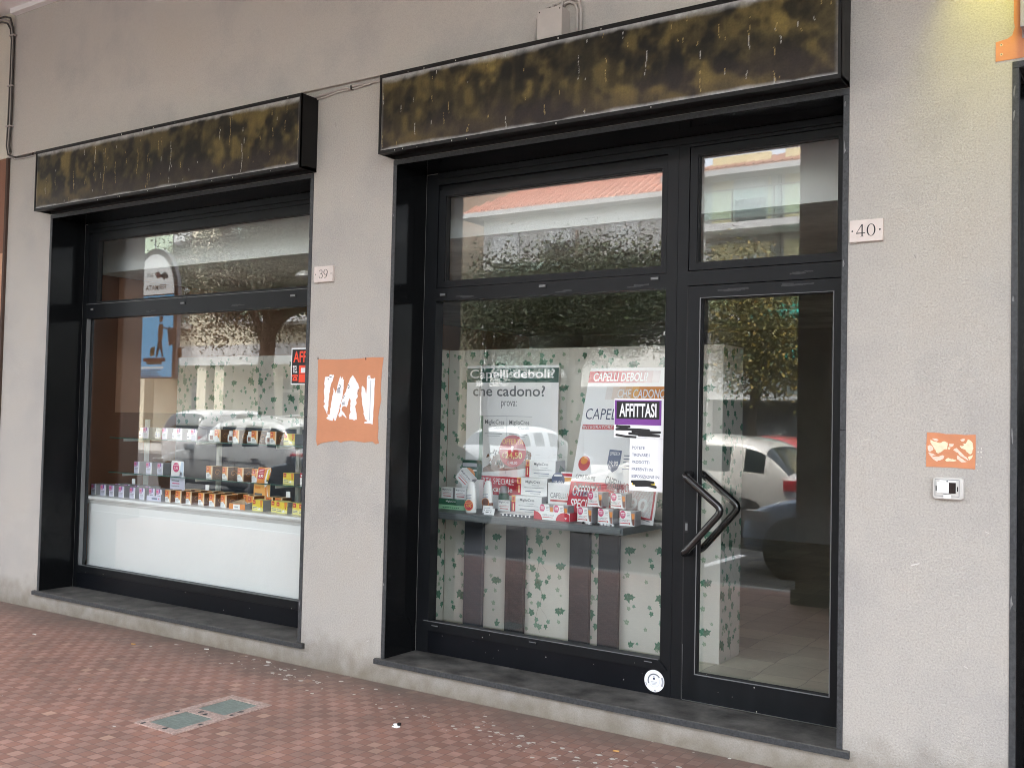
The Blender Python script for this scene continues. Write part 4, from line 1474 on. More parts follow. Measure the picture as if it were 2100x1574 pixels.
def ivy_print(b, O, U, V, N, w, h, u0=0.0, v0=0.0, dens=1.0):
    """printed ivy over a w x h sheet whose lower left corner is O"""
    O, U, V, N = Vector(O), Vector(U), Vector(V), Vector(N)
    PW, PH = 0.53, 0.305
    for i in range(-1, int(w / PW) + 2):
        for j in range(-1, int(h / PH) + 3):
            bx, by = i * PW + u0, j * PH + v0 + (0.15 if i % 2 else 0)
            # stem
            pts = []
            for k in range(13):
                tt = k / 12
                pts.append((bx + 0.02 + 0.022 * math.sin(2 * math.pi * tt), by - PH * tt))
            for k in range(12):
                (a, c), (d, e) = pts[k], pts[k + 1]
                if 0.002 < min(a, d) and max(a, d) < w - .002 and 0.002 < min(c, e) and max(c, e) < h - .002:
                    b.add([(O + U * (x) + V * (y) + N * 0.0012)[:] for x, y in ((a - .0012, c), (a + .0012, c), (d + .0012, e), (d - .0012, e))], [(0, 1, 2, 3)], 'vine')
            for k in range(7):
                a, c, d, e = bx + .02 + .012 * k, by - .13 - .018 * k - .01 * math.sin(k), bx + .032 + .012 * k, by - .148 - .018 * k - .01 * math.sin(k + 1)
                if 0.002 < a and d < w - .002 and 0.002 < e and c < h - .002:
                    b.add([(O + U * x + V * y + N * 0.0012)[:] for x, y in ((a, c + .001), (a, c - .001), (d, e - .001), (d, e + .001))], [(0, 1, 2, 3)], 'vine')
            for (lx, ly, s, rot, tone) in CELL + [(ivy_rng.uniform(-.26, .26), ivy_rng.uniform(-.3, 0), ivy_rng.uniform(.022, .036), ivy_rng.uniform(0, 6.28), ivy_rng.choice((1, 2, 2))) for _ in range(6)]:
                s *= 1.0 * ivy_rng.uniform(.88, 1.12)
                rot += ivy_rng.uniform(-.25, .25)
                cx, cy = bx + lx, by + ly
                r_ = s * 0.62
                if not (-.3 * r_ < cx < w + .3 * r_ and r_ < cy < h - r_):
                    continue
                ca, sa = math.cos(rot), math.sin(rot)
                P = [(cx + s * (p * ca - q * sa), cy + s * (p * sa + q * ca)) for p, q in IVY]
                P = [(min(max(p, 0.001), w - .001), q) for p, q in P]
                b.add([(O + U * p + V * q + N * 0.0016)[:] for p, q in P], [tuple(range(len(P)))], ('ivy1', 'ivy2', 'ivy3')[tone])
                vein = [(cx + s * (p * ca - q * sa), cy + s * (p * sa + q * ca)) for p, q in ((-.03, -.36), (.03, -.36), (.0, .40))]
                vein = [(min(max(p, 0.001), w - .001), q) for p, q in vein]
                b.add([(O + U * p + V * q + N * 0.0020)[:] for p, q in vein], [(0, 1, 2)], ('ivy2', 'ivy3', 'wallpaper')[tone])


# partition behind the table: front, right return and a narrow wing at its left end
t = thing('partition', 'white partition papered with green ivy behind the display table', 'partition')
px0, px1, py, pz0, pz1 = -4.55, -2.40, 1.19, 0.147, 2.135
b = MB()
b.cbox(px0, px1, py, py + 0.345, pz0, pz1, 'wallpaper', 0.006)
ivy_print(b, (px0, py, pz0), UX, UZ, NY, px1 - px0, pz1 - pz0, 0.28, 0.20)
ivy_print(b, (px1, py, pz0), (0, 1, 0), UZ, (1, 0, 0), 0.345, pz1 - pz0, 0.15, 0.11)
b.build('panel', t)
b = MB()
b.cbox(px0 - 0.035, px0, 0.50, py - 0.002, pz0, pz1, 'wallpaper', 0.004)
ivy_print(b, (px0, 0.50, pz0), (0, 1, 0), UZ, (1, 0, 0), py - 0.502, pz1 - pz0, 0.2, 0.05)
b.build('side_panel', t)
t = thing('partition', 'long partition papered with ivy at the back of the window with the white counter', 'partition')
b = MB()
b.cbox(-8.20, -4.95, 1.62, 1.66, 1.50, 2.16, 'wallpaper', 0.004)
ivy_print(b, (-8.20, 1.62, 1.50), UX, UZ, NY, 3.25, .66, 0.1, 0.12)
b.build('panel', t)
b = MB()
b.cbox(-8.20, -4.95, 1.62, 1.66, 0.147, 1.498, 'leg2', 0.004)
b.build('lower_panel', t)

# ------------------------------------------------------------------ display table of the doorway window
t = thing('display_table', 'slate grey display table with four dark board legs behind the large pane', 'table')
TZ = 1.008
b = MB()
bm = bmesh.new()
bmesh.ops.create_cube(bm, size=1)
tx0, tx1, ty0, ty1 = -4.46, -2.76, 0.555, 1.184
for v in bm.verts:
    v.co = ((tx0 + tx1) / 2 + v.co.x * (tx1 - tx0), (ty0 + ty1) / 2 + v.co.y * (ty1 - ty0), TZ - 0.022 + v.co.z * 0.044)
bmesh.ops.bevel(bm, geom=[e for e in bm.edges if e.verts[0].co.y < ty0 + .01 and e.verts[1].co.y < ty0 + .01], offset=0.011, segments=4, affect='EDGES')
b.bm(bm, 'table')
b.build('table_top', t)
for (a, c, m_) in ((-4.317, -4.160, 'leg2'), (-3.958, -3.808, 'leg'), (-3.440, -3.291, 'leg'), (-3.221, -3.073, 'leg')):
    b = MB()
    b.cbox(a, c, 1.115, 1.150, 0.147, TZ - 0.0445, m_, 0.004)
    b.build('leg', t)

# ------------------------------------------------------------------ cards and posters


def lines(b, O, U, V, w, n, step, m, th=0.0022, rr=random.Random(1)):
    O, U, V = Vector(O), Vector(U), Vector(V)
    for i in range(n):
        L = w * rr.uniform(0.75, 1.0)
        P = O - V * (step * i)
        b.add([P[:], (P + U * L)[:], (P + U * L + V * th)[:], (P + V * th)[:]], [(0, 1, 2, 3)], m)


class Sheet:
    """a printed sheet: local u right, v up, print lies in thin layers above it"""

    def __init__(s, O, U, V, w, h, m='paper', t=0.004):
        s.b, s.O, s.U, s.V = MB(), Vector(O), Vector(U).normalized(), Vector(V).normalized()
        s.N = s.U.cross(s.V).normalized()
        s.w, s.h, s.k = w, h, 0
        s.b.plate([(0, 0), (w, 0), (w, h), (0, h)], s.O - s.N * t, s.U, s.V, s.N, m, t)

    def o(s, u, v, k=1):
        return s.O + s.U * u + s.V * v + s.N * (0.0006 * k)

    def rect(s, u0, v0, u1, v1, m, k=1):
        s.b.plate([(0, 0), (u1 - u0, 0), (u1 - u0, v1 - v0), (0, v1 - v0)], s.o(u0, v0, k), s.U, s.V, s.N, m)

    def poly(s, pts, m, k=1):
        s.b.plate(pts, s.o(0, 0, k), s.U, s.V, s.N, m)

    def disc(s, u, v, r_, m, k=1, sq=1.0):
        s.b.disc(s.o(u, v, k), s.U, s.V * sq, r_, m, 28)

    def text(s, body, u, v, w, h, m, k=2, bold=0.0):
        s.b.text(body, s.o(u, v, k), s.U, s.V, w, h, m, bold)

    def grad(s, u0, v0, u1, v1, ms, k=1):
        n = len(ms)
        for i, m_ in enumerate(ms):
            s.rect(u0 + (u1 - u0) * i / n, v0, u0 + (u1 - u0) * (i + 1) / n, v1, m_, k)


def blend(name, a, c, f):
    return M.setdefault(name, mat(name, tuple(x + (y - x) * f for x, y in zip(a, c)), 0.6))


# left poster, upright on the table
t = thing('poster', 'white poster with a dark green headline band and two printed cartons', 'poster')
y0 = 1.06
H = 2.008 - TZ
s = Sheet((-4.285, y0, TZ + .001), UX, UZ, 0.765, H)
w = 0.765
s.rect(0.0, H - .118, w, H - .018, 'teal_ink')
s.text('Capelli deboli?', 0.025, H - .108, w - .055, .082, 'paper', 2, 0.012)
s.text('che cadono?', 0.055, H - .215, w - .16, .075, 'grey_ink', 2, 0.012)
s.text('prova:', 0.30, H - .300, .13, .052, 'grey_ink', 2)
# the two printed cartons
s.poly([(.115, H - .735), (.150, H - .755), (.150, H - .355), (.120, H - .350)], blend('print_green', (.02, .14, .07), (.5, .6, .5), .3), 1)
s.rect(.150, H - .755, .350, H - .352, 'white_card', 1)
s.rect(.353, H - .750, .560, H - .352, 'white_card', 1)
s.rect(.149, H - .755, .151, H - .352, 'lightgrey_ink', 2)
s.rect(.350, H - .755, .353, H - .352, 'lightgrey_ink', 2)
s.rect(.150, H - .355, .560, H - .352, 'lightgrey_ink', 2)
for x in (.165, .372):
    s.text('MiglioCres', x, H - .420, .165, .040, 'grey_ink', 2, 0.01)
    s.text('Capelli', x + .075, H - .447, .085, .024, 'lightgrey_ink', 2)
    s.rect(x, H - .480, x + .15, H - .476, 'grey_ink', 2)
    s.rect(x + .02, H - .495, x + .13, H - .492, 'lightgrey_ink', 2)
s.poly([(.152, H - .752), (.16, H - .72), (.20, H - .70), (.25, H - .64), (.30, H - .60), (.36, H - .57), (.43, H - .60), (.50, H - .58), (.556, H - .60), (.556, H - .70), (.45, H - .72), (.32, H - .735)], blend('print_brown', (.2, .1, .08), (.5, .45, .4), .45), 2)
rp = random.Random(8)
for _ in range(70):
    x, z, q = rp.uniform(.18, .55), rp.uniform(H - .725, H - .60), rp.uniform(.008, .02)
    s.poly([(x, z), (x + q, z + q * .3), (x + q * .6, z + q * 1.5)], rp.choice(['grey_ink', 'white_card', 'brown_card', 'dark_green']), 3)
s.disc(.405, H - .595, .112, blend('print_red', (.52, .03, .055), (.7, .5, .45), .18), 4)
s.text('OFFERTA', .318, H - .548, .175, .038, 'amber_ink', 5, 0.01)
s.rect(.300, H - .584, .510, H - .578, 'paper', 5)
s.rect(.395, H - .600, .412, H - .560, 'paper', 5)
s.text('24,50', .345, H - .652, .14, .050, 'paleyellow', 5, 0.01)
s.text('€', .318, H - .640, .020, .03, 'paleyellow', 5)
s.text('€ 49,00', .362, H - .688, .085, .024, 'paper', 5, 0.01)
s.rect(0.0, H - .905, w - .01, H - .775, 'red_ink', 1)
s.text('OFFERTA SPECIALE', .06, H - .830, .36, .042, 'paper', 2)
s.text('30+30 capsule', .09, H - .893, .32, .048, 'paper', 2, 0.015)
s.text('€29', .445, H - .890, .16, .085, 'yellow_ink', 2, 0.02)
s.b.build('printed_sheet', t)

# right poster, leaning back against the partition
t = thing('poster', 'white poster with red and orange headlines, leaning at the right end of the table', 'poster')
O = Vector((-3.325, 0.845, TZ + .001))
top = Vector((-3.325, 1.15, 1.990))
V = (top - O)
H = V.length
V.normalize()
w = 0.625
s = Sheet(O, UX, V, w, H)
s.grad(0.0, H - .105, w, H - .022, ['red_ink', 'red_ink', 'red_ink', 'red_ink', 'red_ink', blend('rg1', (.52, .03, .055), (.8, .8, .8), .15), blend('rg2', (.52, .03, .055), (.8, .8, .8), .3), blend('rg3', (.52, .03, .055), (.8, .8, .8), .5), blend('rg4', (.52, .03, .055), (.8, .8, .8), .7), blend('rg5', (.52, .03, .055), (.8, .8, .8), .85), 'paper', 'paper'])
s.text('CAPELLI DEBOLI?', .035, H - .094, .40, .060, 'paper', 2, 0.018)
s.grad(.10, H - .222, w, H - .130, ['paper', blend('og1', (.74, .27, .055), (.8, .8, .8), .9), blend('og2', (.74, .36, .1), (.8, .8, .8), .7), blend('og3', (.74, .36, .1), (.8, .8, .8), .45), blend('og4', (.74, .36, .1), (.8, .8, .8), .22), 'amber_ink', 'orange_ink', 'orange_ink', 'orange_ink', 'orange_ink', 'orange_ink'])
s.text('CHE CADONO?', .235, H - .210, .36, .062, 'paper', 2, 0.018)
s.text('CAPELLI ACT', .025, H - .360, .47, .075, 'navy_ink', 2, -0.004)
s.rect(.015, H - .428, .44, H - .396, 'red_soft', 1)
s.text('INTEGRATORE ALIMENTARE', .022, H - .422, .42, .020, 'paper', 2)
s.disc(.075, H - .660, .043, 'red_soft', 1, 1.15)
s.disc(.072, H - .640, .026, 'orange_ink', 2, 1.0)
s.text('CON 800 mg', .030, H - .775, .145, .040, 'grey_ink', 2, 0.01)
s.text('DI MELANNURCA', .028, H - .830, .20, .038, 'grey_ink', 2, 0.01)
s.text('IGP CAMPANA', .026, H - .882, .165, .038, 'slate_ink', 2, 0.01)
# printed carton seen at a slant
s.poly([(.255, H - .905), (.44, H - .965), (.60, H - .99), (.60, H - .50), (.44, H - .53), (.30, H - .56)], 'white_card', 1)
s.poly([(.235, H - .88), (.42, H - .975), (.60, H - 1.01), (.60, H - 1.005), (.42, H - .968), (.237, H - .872)], 'grey_ink', 2)
s.poly([(.245, H - .56), (.335, H - .565), (.335, H - .65), (.320, H - .69), (.290, H - .710), (.258, H - .69), (.243, H - .65)], 'slate_ink', 3)
s.text('OFFERTA', .252, H - .598, .075, .022, 'paper', 4, 0.01)
s.text('19,90', .255, H - .672, .066, .036, 'paper', 4, 0.01)
for i in range(5):
    s.rect(.355, H - .60 - .022 * i, .355 + rp.uniform(.06, .10), H - .594 - .022 * i, 'slate_ink', 2)
u2, v2 = s.U * 0.95 - s.V * 0.28, s.V * 0.97 + s.U * 0.05
s.b.text('CAPELLI', s.o(.250, H - .790, 3), u2, v2, .115, .060, 'grey_ink', 0.0)
s.b.text('ACT', s.o(.375, H - .822, 3), u2, v2, .060, .055, 'red_soft', 0.0)
s.poly([(.250, H - .815), (.40, H - .862), (.40, H - .884), (.248, H - .836)], 'red_soft', 3)
s.disc(.41, H - .876, .020, 'red_soft', 4)
s.rect(.0, 0.03, w - .012, .245, 'red_ink', 1)
s.text('OFFERTA', .025, .150, .19, .070, 'paper', 2, 0.018)
s.text('SPECIALE', .025, .070, .20, .060, 'paper', 2, 0.018)
s.text('a soli', .325, .178, .10, .045, 'paper', 2, 0.01)
s.text('19,90', .285, .062, .285, .100, 'paper', 2, 0.02)
s.b.build('printed_sheet', t)
t = thing('price_card', 'small navy card behind the small boxes at the right end of the table', 'card')
s = Sheet((-2.90, .98, TZ + .001), UX, UZ, .115, .085, 'navy_ink', .003)
s.text('TO', .055, .030, .03, .02, 'paper', 2, 0.01)
s.b.build('printed_sheet', t)

# notices stuck on the panes
t = thing('rent_notice', 'purple and black to let sign with white letters on the large pane', 'notice')
yy = YG - 0.0025
s = Sheet((-2.715, yy, 1.548), UX, UZ, .315, .222, 'paper', .0015)
s.rect(.004, .072, .296, .212, 'purple_ink', 1)
s.rect(.016, .106, .284, .206, 'black_ink', 2)
s.text('AFFITTASI', .034, .116, .232, .078, 'paper', 3, 0.022)


def scrib(s, pts, wd):
    for i in range(len(pts) - 1):
        (a, c), (d, e) = pts[i], pts[i + 1]
        L = math.hypot(d - a, e - c)
        nx, ny = -(e - c) / L * wd, (d - a) / L * wd
        s.poly([(a - nx, c - ny), (d - nx, e - ny), (d + nx, e + ny), (a + nx, c + ny)], 'black_ink', 4 + 0.1 * i)
        s.disc(d, e, wd, 'black_ink', 4.05 + 0.1 * i)
    s.disc(pts[0][0], pts[0][1], wd, 'black_ink', 4)


scrib(s, [(.020, .064), (.10, .062), (.018, .046), (.15, .047), (.222, .044), (.12, .036), (.290, .034), (.15, .022), (.10, .024), (.285, .014), (.16, .016)], .0065)
scrib(s, [(.018, .014), (.08, .006), (.140, .004)], .006)
s.b.build('printed_sheet', t)
t = thing('notice_sheet', 'white sheet of typed capitals with a crossed out last line on the large pane', 'notice')
s = Sheet((-2.612, yy + .0003, 1.252), UX, UZ, .212, .294, 'paper', .0012)
for i, (tx, wd) in enumerate((('POTETE', .078), ('TROVARE I', .108), ('PRODOTTI', .108), ('PRESENTI IN', .128), ('ESPOSIZIONE IN', .170))):
    s.text(tx, .016, .232 - .040 * i, wd, .017, 'slate_ink', 2, 0.008)
s.rect(.018, .030, .160, .050, 'yellow_ink', 1)
scrib(s, [(.020, .050), (.10, .054), (.150, .050), (.032, .040), (.13, .044), (.045, .030), (.12, .034), (.165, .026)], .0075)
s.b.build('printed_sheet', t)
t = thing('rent_notice', 'fluorescent red and black to let sign, cut off by the wall beside it', 'notice')
s = Sheet((-5.322, yy, 1.846), UX, UZ, .40, .262, 'paper', .0015)
s.rect(.008, .010, .392, .252, 'black_ink', 1)
s.text('AFFITTASI', .022, .158, .355, .082, 'fluo', 2, 0.02)
s.rect(.080, .018, .385, .138, 'fluo', 2)
s.text('TEL', .018, .085, .045, .05, 'paper', 2, 0.02)
s.rect(.10, .085, .27, .120, 'paper', 3)
s.rect(.085, .075, .385, .078, 'black_ink', 3)
# telephone mark
s.poly([(.018, .028), (.068, .028), (.064, .050), (.052, .060), (.034, .060), (.022, .050)], 'fluo', 2)
s.poly([(.012, .060), (.020, .072), (.066, .072), (.074, .060), (.064, .056), (.058, .063), (.028, .063), (.022, .056)], 'fluo', 3)
s.disc(.043, .043, .007, 'black_ink', 4)
s.b.build('printed_sheet', t)

# ------------------------------------------------------------------ white counter and glass shelves of the left window
CT = 0.905
t = thing('counter', 'long white lacquered counter with a moulded top edge close behind the left window', 'counter')
b = MB()
cx0, cx1 = -7.795, -4.60
b.box(cx0, cx1, 0.430, 1.00, 0.147, CT - 0.031, 'white_paint')
b.box(cx0 - .004, cx1, 0.4235, 0.4295, 0.147, 0.275, 'white_paint')
b.box(cx0 + .02, cx1, 0.4245, 0.4295, 0.292, CT - 0.125, 'white_paint')
b.build('body', t)
b = MB()
prof = [(0.392, CT - .001), (0.386, CT - .006), (0.384, CT - .014), (0.387, CT - .024), (0.396, CT - .030), (0.410, CT - .034), (0.418, CT - .046), (0.421, CT - .060), (0.4285, CT - .066)]
b.add([(cx0 - .03, y, z) for y, z in prof] + [(cx1, y, z) for y, z in prof], [(i, i + len(prof), i + 1 + len(prof), i + 1) for i in range(len(prof) - 1)], 'white_paint', True)
b.box(cx0 - .03, cx1, 0.392, 1.01, CT - 0.030, CT - .0005, 'white_paint')
b.add([(cx0 - .03, y, z) for y, z in prof] + [(cx0 - .03, .43, CT - .001), (cx0 - .03, .4285, CT - .066)], [tuple(range(len(prof) + 1)) + (len(prof) + 1,)], 'white_paint')
b.build('counter_top', t)

t = thing('shelf_unit', 'two glass shelves on white slotted uprights above the white counter', 'shelf')
SHU, SHL = 1.402, 1.104
for x in (-7.61, -6.66, -5.74):
    b = MB()
    b.box(x - .016, x - .010, .84, .87, CT + .001, 1.56, 'white_plastic')
    b.box(x - .003, x + .003, .84, .87, CT + .001, 1.56, 'white_plastic')
    b.box(x + .010, x + .016, .84, .87, CT + .001, 1.56, 'white_plastic')
    b.box(x - .0158, x + .0158, .8405, .8695, 1.44, 1.56, 'white_plastic')
    b.box(x - .0158, x + .0158, .8405, .8695, CT + .0012, CT + .06, 'white_plastic')
    for z in (SHU, SHL):
        b.box(x - .004, x + .004, .62, .8395, z - .032, z - .011, 'white_plastic')
    b.build('upright', t)
    b = MB()
    b.cbox(x + .075, x + .115, .66, .667, 1.005, 1.050, 'white_card', .002)
    b.build('shelf_label', t)
for z in (SHU, SHL):
    b = MB()
    b.box(-7.78, -4.75, .60, .835, z - .009, z - .001, 'shelf_glass')
    b.box(-7.78, -4.75, .5985, .5999, z - .0088, z - .0012, mat('green_glass_edge', (.03, .10, .08), .2))
    b.build('shelf', t)

# ------------------------------------------------------------------ printed product cartons


def carton(style):
    """local origin at the middle of the base of the front face; front looks towards -y"""
    b = MB()
    F = lambda x, z, k=1: (x, -0.0005 * k, z)

    def fr(x0, z0, x1, z1, m, k=1):
        b.add([F(x0, z0, k), F(x1, z0, k), F(x1, z1, k), F(x0, z1, k)], [(0, 1, 2, 3)], m)
    if style == 'lav':
        w, d, h = .072, .105, .092
        b.box(-w / 2, w / 2, 0, d, 0, h, 'greybox', skip='f')
        fr(-w / 2, 0, w / 2, h, 'lav', 0)
        fr(-w / 2, h * .52, -w * .02, h, blend('lilac', (.5, .12, .3), (.6, .6, .75), .35), 1)
        fr(-w * .02, h * .66, w * .16, h, 'purple_ink', 1)
        fr(-w * .45, h * .70, -w * .12, h * .86, 'pink_ink', 2)
        for i in range(4):
            fr(-w * .36, h * (.40 - .085 * i), w * (.25 - .06 * (i % 2)), h * (.44 - .085 * i), 'grey_ink' if i < 2 else 'lightgrey_ink', 2)
        b.poly([F(w * .30, 0, 1), F(w / 2, 0, 1), F(w / 2, h, 1), F(w * .42, h * .6, 1)], 'white_card')
    if style == 'amber':
        w, d, h = .070, .105, .096
        b.box(-w / 2, w / 2, 0, d, 0, h, 'brown_card', skip='ft')
        b.box(-w / 2, w / 2, 0, d, h - .0005, h, 'paleorange_ink')
        fr(-w / 2, 0, w / 2, h, 'white_card', 0)
        b.poly([F(-w / 2, h * .42, 1), F(-w * .1, h * .46, 1), F(w * .22, h * .25, 1), F(w * .3, h, 1), F(-w / 2, h, 1)], 'orange_ink')
        b.poly([F(w * .22, h * .25, 1), F(w * .38, h * .02, 1), F(w / 2, 0, 1), F(w / 2, h, 1), F(w * .3, h, 1)], 'paleorange_ink')
        fr(-w * .44, h * .60, -w * .02, h * .90, 'red_ink', 2)
        fr(-w * .36, h * .68, -w * .12, h * .82, 'amber_ink', 3)
        for i in range(3):
            fr(-w * .40, h * (.30 - .09 * i), w * (.16 - .05 * i), h * (.34 - .09 * i), 'lightgrey_ink', 2)
        for i in range(9):                             # swirl on the brown side
            a0, a1 = 0.7 * i, 0.7 * (i + 1)
            q0, q1 = .028 - .002 * i, .028 - .002 * (i + 1)
            b.add([(w / 2 + .0006, d * .5 + q * 1.2 * math.cos(a), h * .45 + q * math.sin(a)) for q, a in ((q0, a0), (q1, a1), (q1 - .003, a1), (q0 - .003, a0))], [(0, 1, 2, 3)], 'orange_ink')
    if style == 'yellow':
        w, d, h = .118, .085, .083
        b.box(-w / 2, w / 2, 0, d, 0, h, 'paleyellow', skip='f')
        b.box(w / 2 + .0001, w / 2 + .0006, 0, d, 0, h, 'greybox')
        fr(-w / 2, 0, w / 2, h, 'yellow_ink', 0)
        b.poly([F(-w / 2, 0, 1), F(w / 2, 0, 1), F(w / 2, h * .30, 1), F(w * .1, h * .36, 1), F(-w / 2, h * .48, 1)], 'paleyellow')
        fr(-w * .46, h * .62, -w * .20, h * .97, 'red_ink', 2)
        fr(-w * .42, h * .72, -w * .26, h * .84, 'amber_ink', 3)
        b.poly([F(w * .22, h, 2), F(w * .46, h, 2), F(w * .44, h * .6, 2), F(w * .34, h * .38, 2), F(w * .26, h * .55, 2)], 'orange_ink')
        fr(w * .30, h * .40, w * .36, h * .52, 'brown_card', 3)
        b.poly([F(-w * .02, h * .12, 2), F(w * .28, h * .12, 2), F(w * .20, h * .34, 2), F(w * .10, h * .22, 2)], 'white_card')
        for i in range(2):
            fr(-w * .44, h * (.30 - .13 * i), w * (-.06 + .02 * i), h * (.35 - .13 * i), 'slate_ink', 2)
    if style == 'act':
        w, d, h = .145, .085, .098
        b.box(-w / 2, w / 2, 0, d, 0, h, 'greybox', skip='ft')
        b.box(-w / 2, w / 2, 0, d, h - .0005, h, 'white_card')
        fr(-w / 2, 0, w / 2, h, 'white_card', 0)
        b.disc(F(-w * .30, h * .74, 1), UX, UZ, h * .27, 'pink_ink', 24)
        b.text('19,90', F(-w * .41, h * .62, 2), UX, UZ, w * .22, h * .16, 'paper', .01)
        fr(-w * .42, h * .80, -w * .18, h * .86, 'paper', 2)
        b.poly([F(w * .20, h, 1), F(w / 2, h, 1), F(w / 2, 0, 1), F(w * .30, h * .10, 1), F(w * .24, h * .5, 1)], 'greybox')
        b.poly([F(w * .24, h * .84, 2), F(w * .46, h * .84, 2), F(w * .46, h * .50, 2), F(w * .30, h * .46, 2)], 'orange_ink')
        b.poly([F(w * .30, h * .46, 2), F(w * .46, h * .50, 2), F(w * .46, h * .08, 2), F(w * .36, h * .05, 2)], 'brown_band')
        for i in range(3):
            fr(-w * .02, h * (.82 - .10 * i), w * .16, h * (.86 - .10 * i), 'lightgrey_ink', 2)
        b.text('CAPELLI', F(-w * .46, h * .28, 2), UX, UZ, w * .40, h * .15, 'grey_ink', 0)
        b.text('ACT', F(-w * .03, h * .28, 2), UX, UZ, w * .17, h * .15, 'red_soft', 0)
        fr(-w * .46, h * .14, w * .16, h * .20, 'red_soft', 2)
        b.disc(F(w * .16, h * .17, 3), UX, UZ, h * .06, 'red_soft', 12)
    if style == 'mg':
        w, d, h = .235, .13, .117
        b.box(-w / 2, w / 2, 0, d, 0, h, 'white_card', skip='f')
        b.box(w / 2 + .0001, w / 2 + .0006, 0, d, 0, h, 'greybox')
        b.add([(w / 2 + .0009, d * .15, .005), (w / 2 + .0009, d * .95, .005), (w / 2 + .0009, d * .95, h * .5), (w / 2 + .0009, d * .5, h * .75)], [(0, 1, 2, 3)], 'dark_green')
        fr(-w / 2, 0, w / 2, h, 'white_card', 0)
        fr(-w / 2, 0, -w * .37, h * .64, 'red_ink', 1)
        fr(-w / 2, h * .64, -w * .37, h, 'amber_ink', 1)
        fr(-w * .47, h * .70, -w * .40, h * .92, 'red_soft', 2)
        fr(-w * .455, h * .12, -w * .415, h * .55, 'paleorange_ink', 2)
        b.text('MiglioCres', F(-w * .22, h * .66, 2), UX, UZ, w * .48, h * .20, 'grey_ink', .012)
        fr(w * .0, h * .57, w * .24, h * .60, 'lightgrey_ink', 2)
        fr(-w * .26, h * .44, w * .40, h * .46, 'grey_ink', 2)
        fr(-w * .22, h * .22, w * .30, h * .26, 'slate_ink', 2)
        fr(-w * .05, h * .10, w * .28, h * .13, 'lightgrey_ink', 2)
    if style == 'mgs':
        w, d, h = .098, .06, .075
        b.box(-w / 2, w / 2, 0, d, 0, h, 'white_card', skip='f')
        b.box(w / 2 + .0001, w / 2 + .0006, 0, d, 0, h, 'greybox')
        fr(-w / 2, 0, w / 2, h, 'white_card', 0)
        b.text('MiglioCres', F(-w * .42, h * .70, 2), UX, UZ, w * .78, h * .20, 'grey_ink', .012)
        fr(-w * .38, h * .42, w * .38, h * .46, 'red_soft', 2)
        fr(-w * .32, h * .20, w * .34, h * .27, 'red_ink', 2)
        fr(-w * .30, h * .56, w * .20, h * .59, 'lightgrey_ink', 2)
    return b


PROTO = {}


def place(style, name, x, y, z, rot, label, cat, group):
    if style not in PROTO:
        o = carton(style).build(name, None, (x, y, z), rot)
        PROTO[style] = o
    else:
        o = PROTO[style].copy()
        o.name = name
        COL.objects.link(o)
        o.location = (x, y, z)
        o.rotation_euler = (0, 0, rot)
    return tag(o, label, cat, group)


jr = random.Random(31)
J = lambda a: jr.uniform(-a, a)
for i, x in enumerate((-7.857, -7.730, -7.607, -7.475, -7.325, -7.207)):
    place('lav', 'medicine_box', x + .036, .495 + J(.006), CT, J(.04), '%s lavender box from the left in the front row on the white counter' % ORD[i], 'box', 'lavender boxes in the left window')
for i, x in enumerate((-7.747, -7.613, -7.482, -7.339)):
    place('lav', 'medicine_box', x + .036, .645 + J(.006), CT, J(.05), '%s lavender box from the left in the second row on the white counter' % ORD[i], 'box', 'lavender boxes in the left window')
b = MB()
b.box(-7.086, -6.905, .480, .484, CT, CT + .040, 'lav')
b.box(-7.086, -7.082, .484, .62, CT, CT + .055, 'greybox')
b.box(-6.909, -6.905, .484, .62, CT, CT + .055, 'greybox')
b.box(-7.082, -6.909, .484, .62, CT, CT + .003, 'greybox')
b.box(-7.02, -6.95, .4792, .4798, CT + .012, CT + .024, 'slate_ink')
b.box(-6.935, -6.925, .4792, .4798, CT + .012, CT + .024, 'pink_ink')
tag(b.build('display_tray'), 'low lavender card tray holding two boxes, between the lavender and the orange rows', 'tray')
for i, x in enumerate((-7.078, -6.985)):
    place('lav', 'medicine_box', x + .036, .495, CT + .0035, 0, '%s lavender box inside the low card tray on the counter' % ('left', 'right')[i], 'box', 'lavender boxes in the left window')
for i, x in enumerate((-6.867, -6.739, -6.611, -6.466, -6.342, -6.202)):
    place('amber', 'medicine_box', x + .035, .495 + J(.006), CT, J(.04), '%s orange box from the left in the front row on the white counter' % ORD[i], 'box', 'orange and brown boxes in the left window')
for i, x in enumerate((-6.820, -6.687, -6.543, -6.403, -6.255, -6.12)):
    place('amber', 'medicine_box', x + .035, .645 + J(.006), CT, J(.05), '%s orange box from the left in the second row on the white counter' % ORD[i], 'box', 'orange and brown boxes in the left window')
b = MB()
b.box(-6.089, -5.913, .478, .482, CT, CT + .040, 'orange_ink')
b.box(-6.040, -5.965, .4772, .4778, CT, CT + .036, 'white_card')
b.box(-6.025, -5.985, .4764, .4770, CT + .012, CT + .022, 'lightgrey_ink')
b.add([(-6.089, .482, CT + .04), (-6.089, .64, CT + .07), (-6.089, .64, CT), (-6.089, .482, CT)], [(0, 1, 2, 3)], 'paleorange_ink')
b.add([(-5.913, .482, CT + .04), (-5.913, .64, CT + .07), (-5.913, .64, CT), (-5.913, .482, CT)], [(3, 2, 1, 0)], 'greybox')
b.box(-6.085, -5.917, .482, .64, CT, CT + .003, 'brown_card')
tag(b.build('display_tray'), 'low orange card tray with one box left in it on the counter', 'tray')
place('amber', 'medicine_box', -5.932, .555, CT + .0035, 0, 'single orange and brown box standing in the orange tray', 'box', 'orange and brown boxes in the left window')
